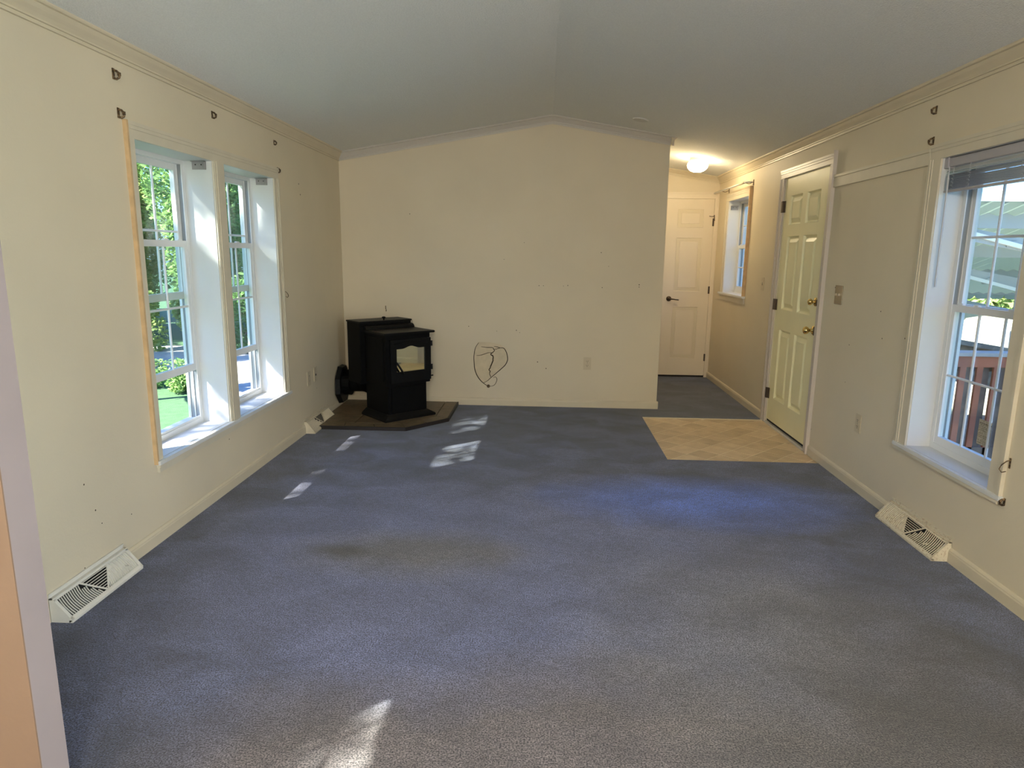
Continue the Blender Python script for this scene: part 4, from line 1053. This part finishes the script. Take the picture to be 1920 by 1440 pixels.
# added tree canopy on the sunny side of the house, shapes the sun patches
sh = thing('added_shade_tree', 'added tree beside the house shading the left windows', 'tree', loc=(-4.6, 0.2, GZ))
trunk_mb(5.6, 0.16, 5, spread=2.0, nb=12).build('trunk', m_bark, sh)
rnd = random.Random(12); V = []; F = []
def leafq(p, s):
    a = Vector((rnd.gauss(0, 1), rnd.gauss(0, 1), rnd.gauss(0, 1))).normalized(); b = a.cross(Vector((rnd.gauss(0, 1), rnd.gauss(0, 1), rnd.gauss(0, 1)))).normalized(); k = len(V)
    V.extend([tuple(p - a * s), tuple(p + b * s * .6), tuple(p + a * s), tuple(p - b * s * .6)]); F.append((k, k + 1, k + 2, k + 3))
# leaves set along the sun rays to shape the sun patches; sparser above and below
SH0 = Vector(sh.location)
for i in range(17000):
    zw = rnd.uniform(0.25, 1.95); yw = rnd.uniform(2.7, 5.0)
    if zw > 1.47: keep = 0.12
    elif zw < 0.70: keep = 0.12
    else: keep = 1.0
    if rnd.random() > keep: continue
    s = rnd.uniform(3.6, 4.8)
    p = Vector((-0.16, yw, zw)) + Vector((-1, -0.83, 1.15)) * s
    leafq(p - SH0, rnd.uniform(0.03, 0.075))
for i in range(4800):
    zw = rnd.gauss(1.25, 0.2); yw = rnd.uniform(-0.6, 1.0); s = rnd.uniform(3.6, 4.8)
    p = Vector((-0.16, yw, zw)) + Vector((-1, -0.83, 1.15)) * s
    leafq(p - SH0, rnd.uniform(0.03, 0.06))
me = bpy.data.meshes.new('foliage'); me.from_pydata(V, [], F); me.materials.append(m_leafA)
f = link('foliage', me, sh); f['kind'] = 'stuff'

# --- view through the right window
m_red = mat('faded_red_deck_stain', (0.56, 0.155, 0.07), 0.7, col2=(0.42, 0.115, 0.055), vscale=5)
m_brn = mat('weathered_picket_brown', (0.26, 0.16, 0.11), 0.8, col2=(0.17, 0.10, 0.07), vscale=9)
m_cap = mat('weathered_rail_cap', (0.52, 0.44, 0.38), 0.8, var=0.1, vscale=9)
m_old = mat('grey_weathered_wood', (0.27, 0.235, 0.17), 0.85, col2=(0.17, 0.15, 0.11), vscale=14)
RYd = 4.60
rail = thing('deck_railing', 'faded red deck railing of overlapping pickets outside the right window', 'railing')
MB().box(4.02, 6.0, RYd - 0.055, RYd + 0.075, 0.765, 0.790).build('rail_cap', m_cap, rail, bevel=0.003)
MB().box(4.02, 6.0, RYd - 0.030, RYd - 0.006, 0.690, 0.765).build('top_rail', m_red, rail, bevel=0.003)
MB().box(4.02, 6.0, RYd + 0.02, RYd + 0.05, 0.655, 0.765).build('back_rail', m_brn, rail)
MB().box(4.02, 6.0, RYd - 0.028, RYd + 0.028, 0.06, 0.135).build('bottom_rail', m_brn, rail)
x = 4.10
while x < 5.95:
    MB().box(x, x + 0.042, RYd - 0.028, RYd - 0.008, 0.02, 0.692).build('front_picket', m_red, rail, bevel=0.002)
    MB().box(x + 0.036, x + 0.100, RYd + 0.000, RYd + 0.018, 0.02, 0.70).build('back_picket', m_brn, rail, bevel=0.002)
    x += 0.110
dk = thing('deck', 'wooden deck floor outside the entry door', 'deck')
for i in range(12): MB().box(W + 0.22, 6.0, RYd - 0.05 + i * 0.145, RYd + 0.088 + i * 0.145, -0.055, -0.025).build('deck_board', m_brn, dk)
MB().box(W + 0.24, 5.98, RYd, RYd + 1.60, -0.20, -0.056).build('deck_frame', m_brn, dk)
for xx in (4.2, 5.9):
    for yy in (RYd + 0.08, RYd + 1.5): MB().box(xx - .045, xx + .045, yy - .045, yy + .045, GZ, -0.2).build('deck_post', m_brn, dk)
sr = thing('stair_handrail', 'grey weathered sloping handrail boards behind the red railing', 'railing')
MB().bar((4.6, 5.45, 0.845), (5.75, 5.45, 0.660), 0.14, 0.035).build('handrail_board', m_old, sr)
MB().bar((4.6, 5.50, 0.765), (5.75, 5.50, 0.580), 0.035, 0.120).build('side_board', m_old, sr)
MB().bar((4.6, 5.52, 0.60), (5.75, 5.52, 0.40), 0.035, 0.140).build('side_board', m_old, sr)
for xx in (4.65, 5.7): MB().box(xx - .04, xx + .04, 5.53, 5.61, -0.02, 0.72 - (xx - 4.6) * .16).build('handrail_post', m_old, sr)

# carport canopy: sheet falling away from the house, scalloped edges, truss beams under it
m_sheet = bpy.data.materials.new('translucent_roof_sheet'); m_sheet.use_nodes = True
_n = m_sheet.node_tree; _n.nodes.clear(); _o = _n.nodes.new('ShaderNodeOutputMaterial'); _m = _n.nodes.new('ShaderNodeMixShader'); _d = _n.nodes.new('ShaderNodeBsdfDiffuse'); _t = _n.nodes.new('ShaderNodeBsdfTranslucent')
_d.inputs[0].default_value = (0.50, 0.57, 0.51, 1); _t.inputs[0].default_value = (0.45, 0.52, 0.46, 1); _m.inputs[0].default_value = 0.45
_n.links.new(_d.outputs[0], _m.inputs[1]); _n.links.new(_t.outputs[0], _m.inputs[2]); _n.links.new(_m.outputs[0], _o.inputs[0])
m_beam = mat('pale_truss_paint', (0.40, 0.42, 0.41), 0.5)
m_wbeam = mat('white_beam_edge', (0.85, 0.85, 0.80), 0.5)
m_edge = mat('weathered_valance', (0.36, 0.40, 0.38), 0.7)
cp = thing('carport_canopy', 'pale translucent carport roof with scalloped edge and truss beams', 'carport')
CY0, CY1, CZ0, CZ1 = 7.6, 12.6, 2.03, 0.80
def cz(y): return CZ0 + (CZ1 - CZ0) * (y - CY0) / (CY1 - CY0)
CX0, CX1 = 5.2, 13.5
sheet = MB(); nx = 84
top = []; 
for i in range(nx + 1):
    x = CX0 + (CX1 - CX0) * i / nx; dz = 0.018 * (1 if i % 2 else -1)
    top.append((x, dz))
V = [(x, CY0, cz(CY0) + dz) for x, dz in top] + [(x, CY1, cz(CY1) + dz) for x, dz in top] + [(x, CY0, cz(CY0) + dz + .006) for x, dz in top] + [(x, CY1, cz(CY1) + dz + .006) for x, dz in top]
n = nx + 1
F = []
for i in range(nx): F += [(i, i + 1, n + i + 1, n + i), (2 * n + i, 3 * n + i, 3 * n + i + 1, 2 * n + i + 1)]
sheet.poly(V, F).build('roof_sheet', m_sheet, cp)
def scallop(name, y, z0, h, pitch, cusp, x0, x1, up, m):
    """board with repeating concave bays between pointed cusps"""
    pts = []; x = x0
    while x < x1 - 1e-6:
        for k in range(10):
            t = k / 10; a = abs(t - 0.5) * 2
            pts.append((x + t * pitch, cusp * (a ** 5)))
        x += pitch
    pts.append((x, cusp)); s = 1 if up else -1; n = len(pts)
    V = [(px, y, z0) for px, c in pts] + [(px, y, z0 + s * (h + c)) for px, c in pts] + [(px, y + .02, z0) for px, c in pts] + [(px, y + .02, z0 + s * (h + c)) for px, c in pts]
    F = []
    for i in range(n - 1): F += [(i, i + 1, n + i + 1, n + i), (2 * n + i, 3 * n + i, 3 * n + i + 1, 2 * n + i + 1), (n + i, n + i + 1, 3 * n + i + 1, 3 * n + i)]
    return MB().poly(V, F).build(name, m, cp)
scallop('scalloped_edge', CY0, CZ0 - 0.02, 0.075, 0.46, 0.11, 5.35, 13.4, True, m_edge)
# the far valance: bays hang down, cut with pointed notches
def notch(name, y, z0, h, pitch, cut, x0, x1, m):
    pts = []; x = x0
    while x < x1:
        for k in range(10):
            t = k / 10; a = abs(t - 0.5) * 2; pts.append((x + t * pitch, h - cut * a ** 5))
        x += pitch
    n = len(pts)
    V = [(px, y, z0) for px, c in pts] + [(px, y, z0 - c) for px, c in pts] + [(px, y + .02, z0) for px, c in pts] + [(px, y + .02, z0 - c) for px, c in pts]; F = []
    for i in range(n - 1): F += [(i, i + 1, n + i + 1, n + i), (2 * n + i, 3 * n + i, 3 * n + i + 1, 2 * n + i + 1), (n + i, n + i + 1, 3 * n + i + 1, 3 * n + i)]
    return MB().poly(V, F).build(name, m, cp)
notch('valance', CY1, CZ1 + 0.10, 0.20, 0.26, 0.07, 6.0, 13.4, m_sheet)
MB().box(CX0, CX1, CY1 - 0.06, CY1 - 0.02, CZ1 - 0.02, CZ1 + 0.09).build('eave_beam', m_beam, cp)
# three trusses: bright lower chords sloping to the right, deep side beams, webs
for (y0, zt) in ((8.1, 1.93), (9.4, 1.60), (10.8, 1.27)):
    zz = cz(y0) - 0.06
    MB().bar((5.3, y0, zz + 0.20), (11.5, y0, zz - 1.35), 0.05, 0.045).build('white_chord', m_wbeam, cp)
    MB().bar((5.3, y0 + .03, zz + 0.02), (11.5, y0 + .03, zz + 0.0), 0.05, 0.22).build('cross_beam', m_beam, cp)
    MB().bar((5.3, y0 + .05, zz + 0.10), (11.5, y0 + .05, zz - 1.05), 0.04, 0.14).build('truss_chord', m_beam, cp)
    for q in range(8):
        xx = 5.9 + q * 0.62
        MB().bar((xx, y0 + .04, zz + 0.18 - (xx - 5.3) * .25), (xx + .12, y0 + .04, zz - (xx - 5.3) * .19 + .1), 0.05, 0.05, up=(0, 1, 0)).build('truss_web', m_beam, cp)
for xx in (5.35, 13.2):
    for (yy, zz) in ((CY0 + .1, CZ0 - .03), (CY1 - .1, CZ1 - .03)): MB().box(xx - .05, xx + .05, yy - .05, yy + .05, GZ, zz).build('carport_post', m_beam, cp)

# car parked under the canopy
car = thing('car', 'cream car parked behind the deck railing', 'car', loc=(6.7, 7.75, GZ + 0.02), rz=0.0)
m_car = mat('cream_car_paint', (0.42, 0.40, 0.30), 0.3, var=0.03, vscale=4)
m_carglass = mat('car_glass', (0.03, 0.04, 0.05), 0.08, spec=0.8)
m_tyre = mat('tyre_rubber', (0.02, 0.02, 0.02), 0.8)
def prof_sweep(pts, y0, y1, ins=0.0):
    return [[(x, y0 + ins, z) for x, z in pts], [(x, y1 - ins, z) for x, z in pts]]
low = [(0.0, 0.30), (4.3, 0.30), (4.42, 0.55), (4.35, 0.85), (3.3, 0.98), (1.0, 1.02), (0.08, 0.92), (-0.05, 0.60)]
MB().sweep(prof_sweep(low, 0, 1.75)).build('body', m_car, car, bevel=0.04)
cab = [(0.15, 0.90), (3.3, 0.96), (2.55, 1.46), (2.35, 1.50), (0.55, 1.50), (0.35, 1.46)]
MB().sweep([[(x, 0.10 + max(0, z - 1) * .25, z) for x, z in cab], [(x, 1.65 - max(0, z - 1) * .25, z) for x, z in cab]]).build('cabin', m_car, car, bevel=0.03)
for (a, b) in ((0.45, 1.30), (1.40, 2.25)):
    MB().poly([(a, 0.085, 1.02), (b, 0.085, 1.02), (b - .06, 0.165, 1.38), (a + .04, 0.165, 1.38)], [(0, 1, 2, 3)]).build('side_window', m_carglass, car)
MB().poly([(3.18, 0.25, 1.02), (3.18, 1.5, 1.02), (2.62, 1.45, 1.42), (2.62, 0.30, 1.42)], [(0, 1, 2, 3)]).build('windscreen', m_carglass, car)
for wx in (0.85, 3.45):
    for wy in (0.0, 1.60):
        MB().lathe([(0.20, 0), (0.31, 0.01), (0.32, 0.04), (0.32, 0.14), (0.30, 0.17)], (wx, wy - 0.02, 0.30), (0, 1, 0), 20).build('wheel', m_tyre, car)
MB().lathe([(0.05, 0.0), (0.04, 0.02), (0, 0.025)], (1.9, 0.075, 0.88), (0, -1, 0), 10).build('door_handle', m_nickel, car)
# shrubs lit behind the canopy
for i, (x, y, h) in enumerate([(9.7, 15.0, 1.8), (11.4, 15.0, 1.9), (13.1, 15.0, 1.8), (14.8, 15.0, 1.9), (16.5, 15.0, 2.0), (8.0, 15.0, 1.8)]):
    tree('hedge_shrub', 'sunlit yellow-green shrub in the hedge beyond the carport, %s from the left' % ['second', 'third', 'fourth', 'fifth', 'last', 'first'][i], 'shrub', (x, y, GZ), h, 0.78, 0.6, h * .55, m_leafB, 120 + i, n=3500, size=0.08, cz=h * .5, trunk=False, shell=0.5)
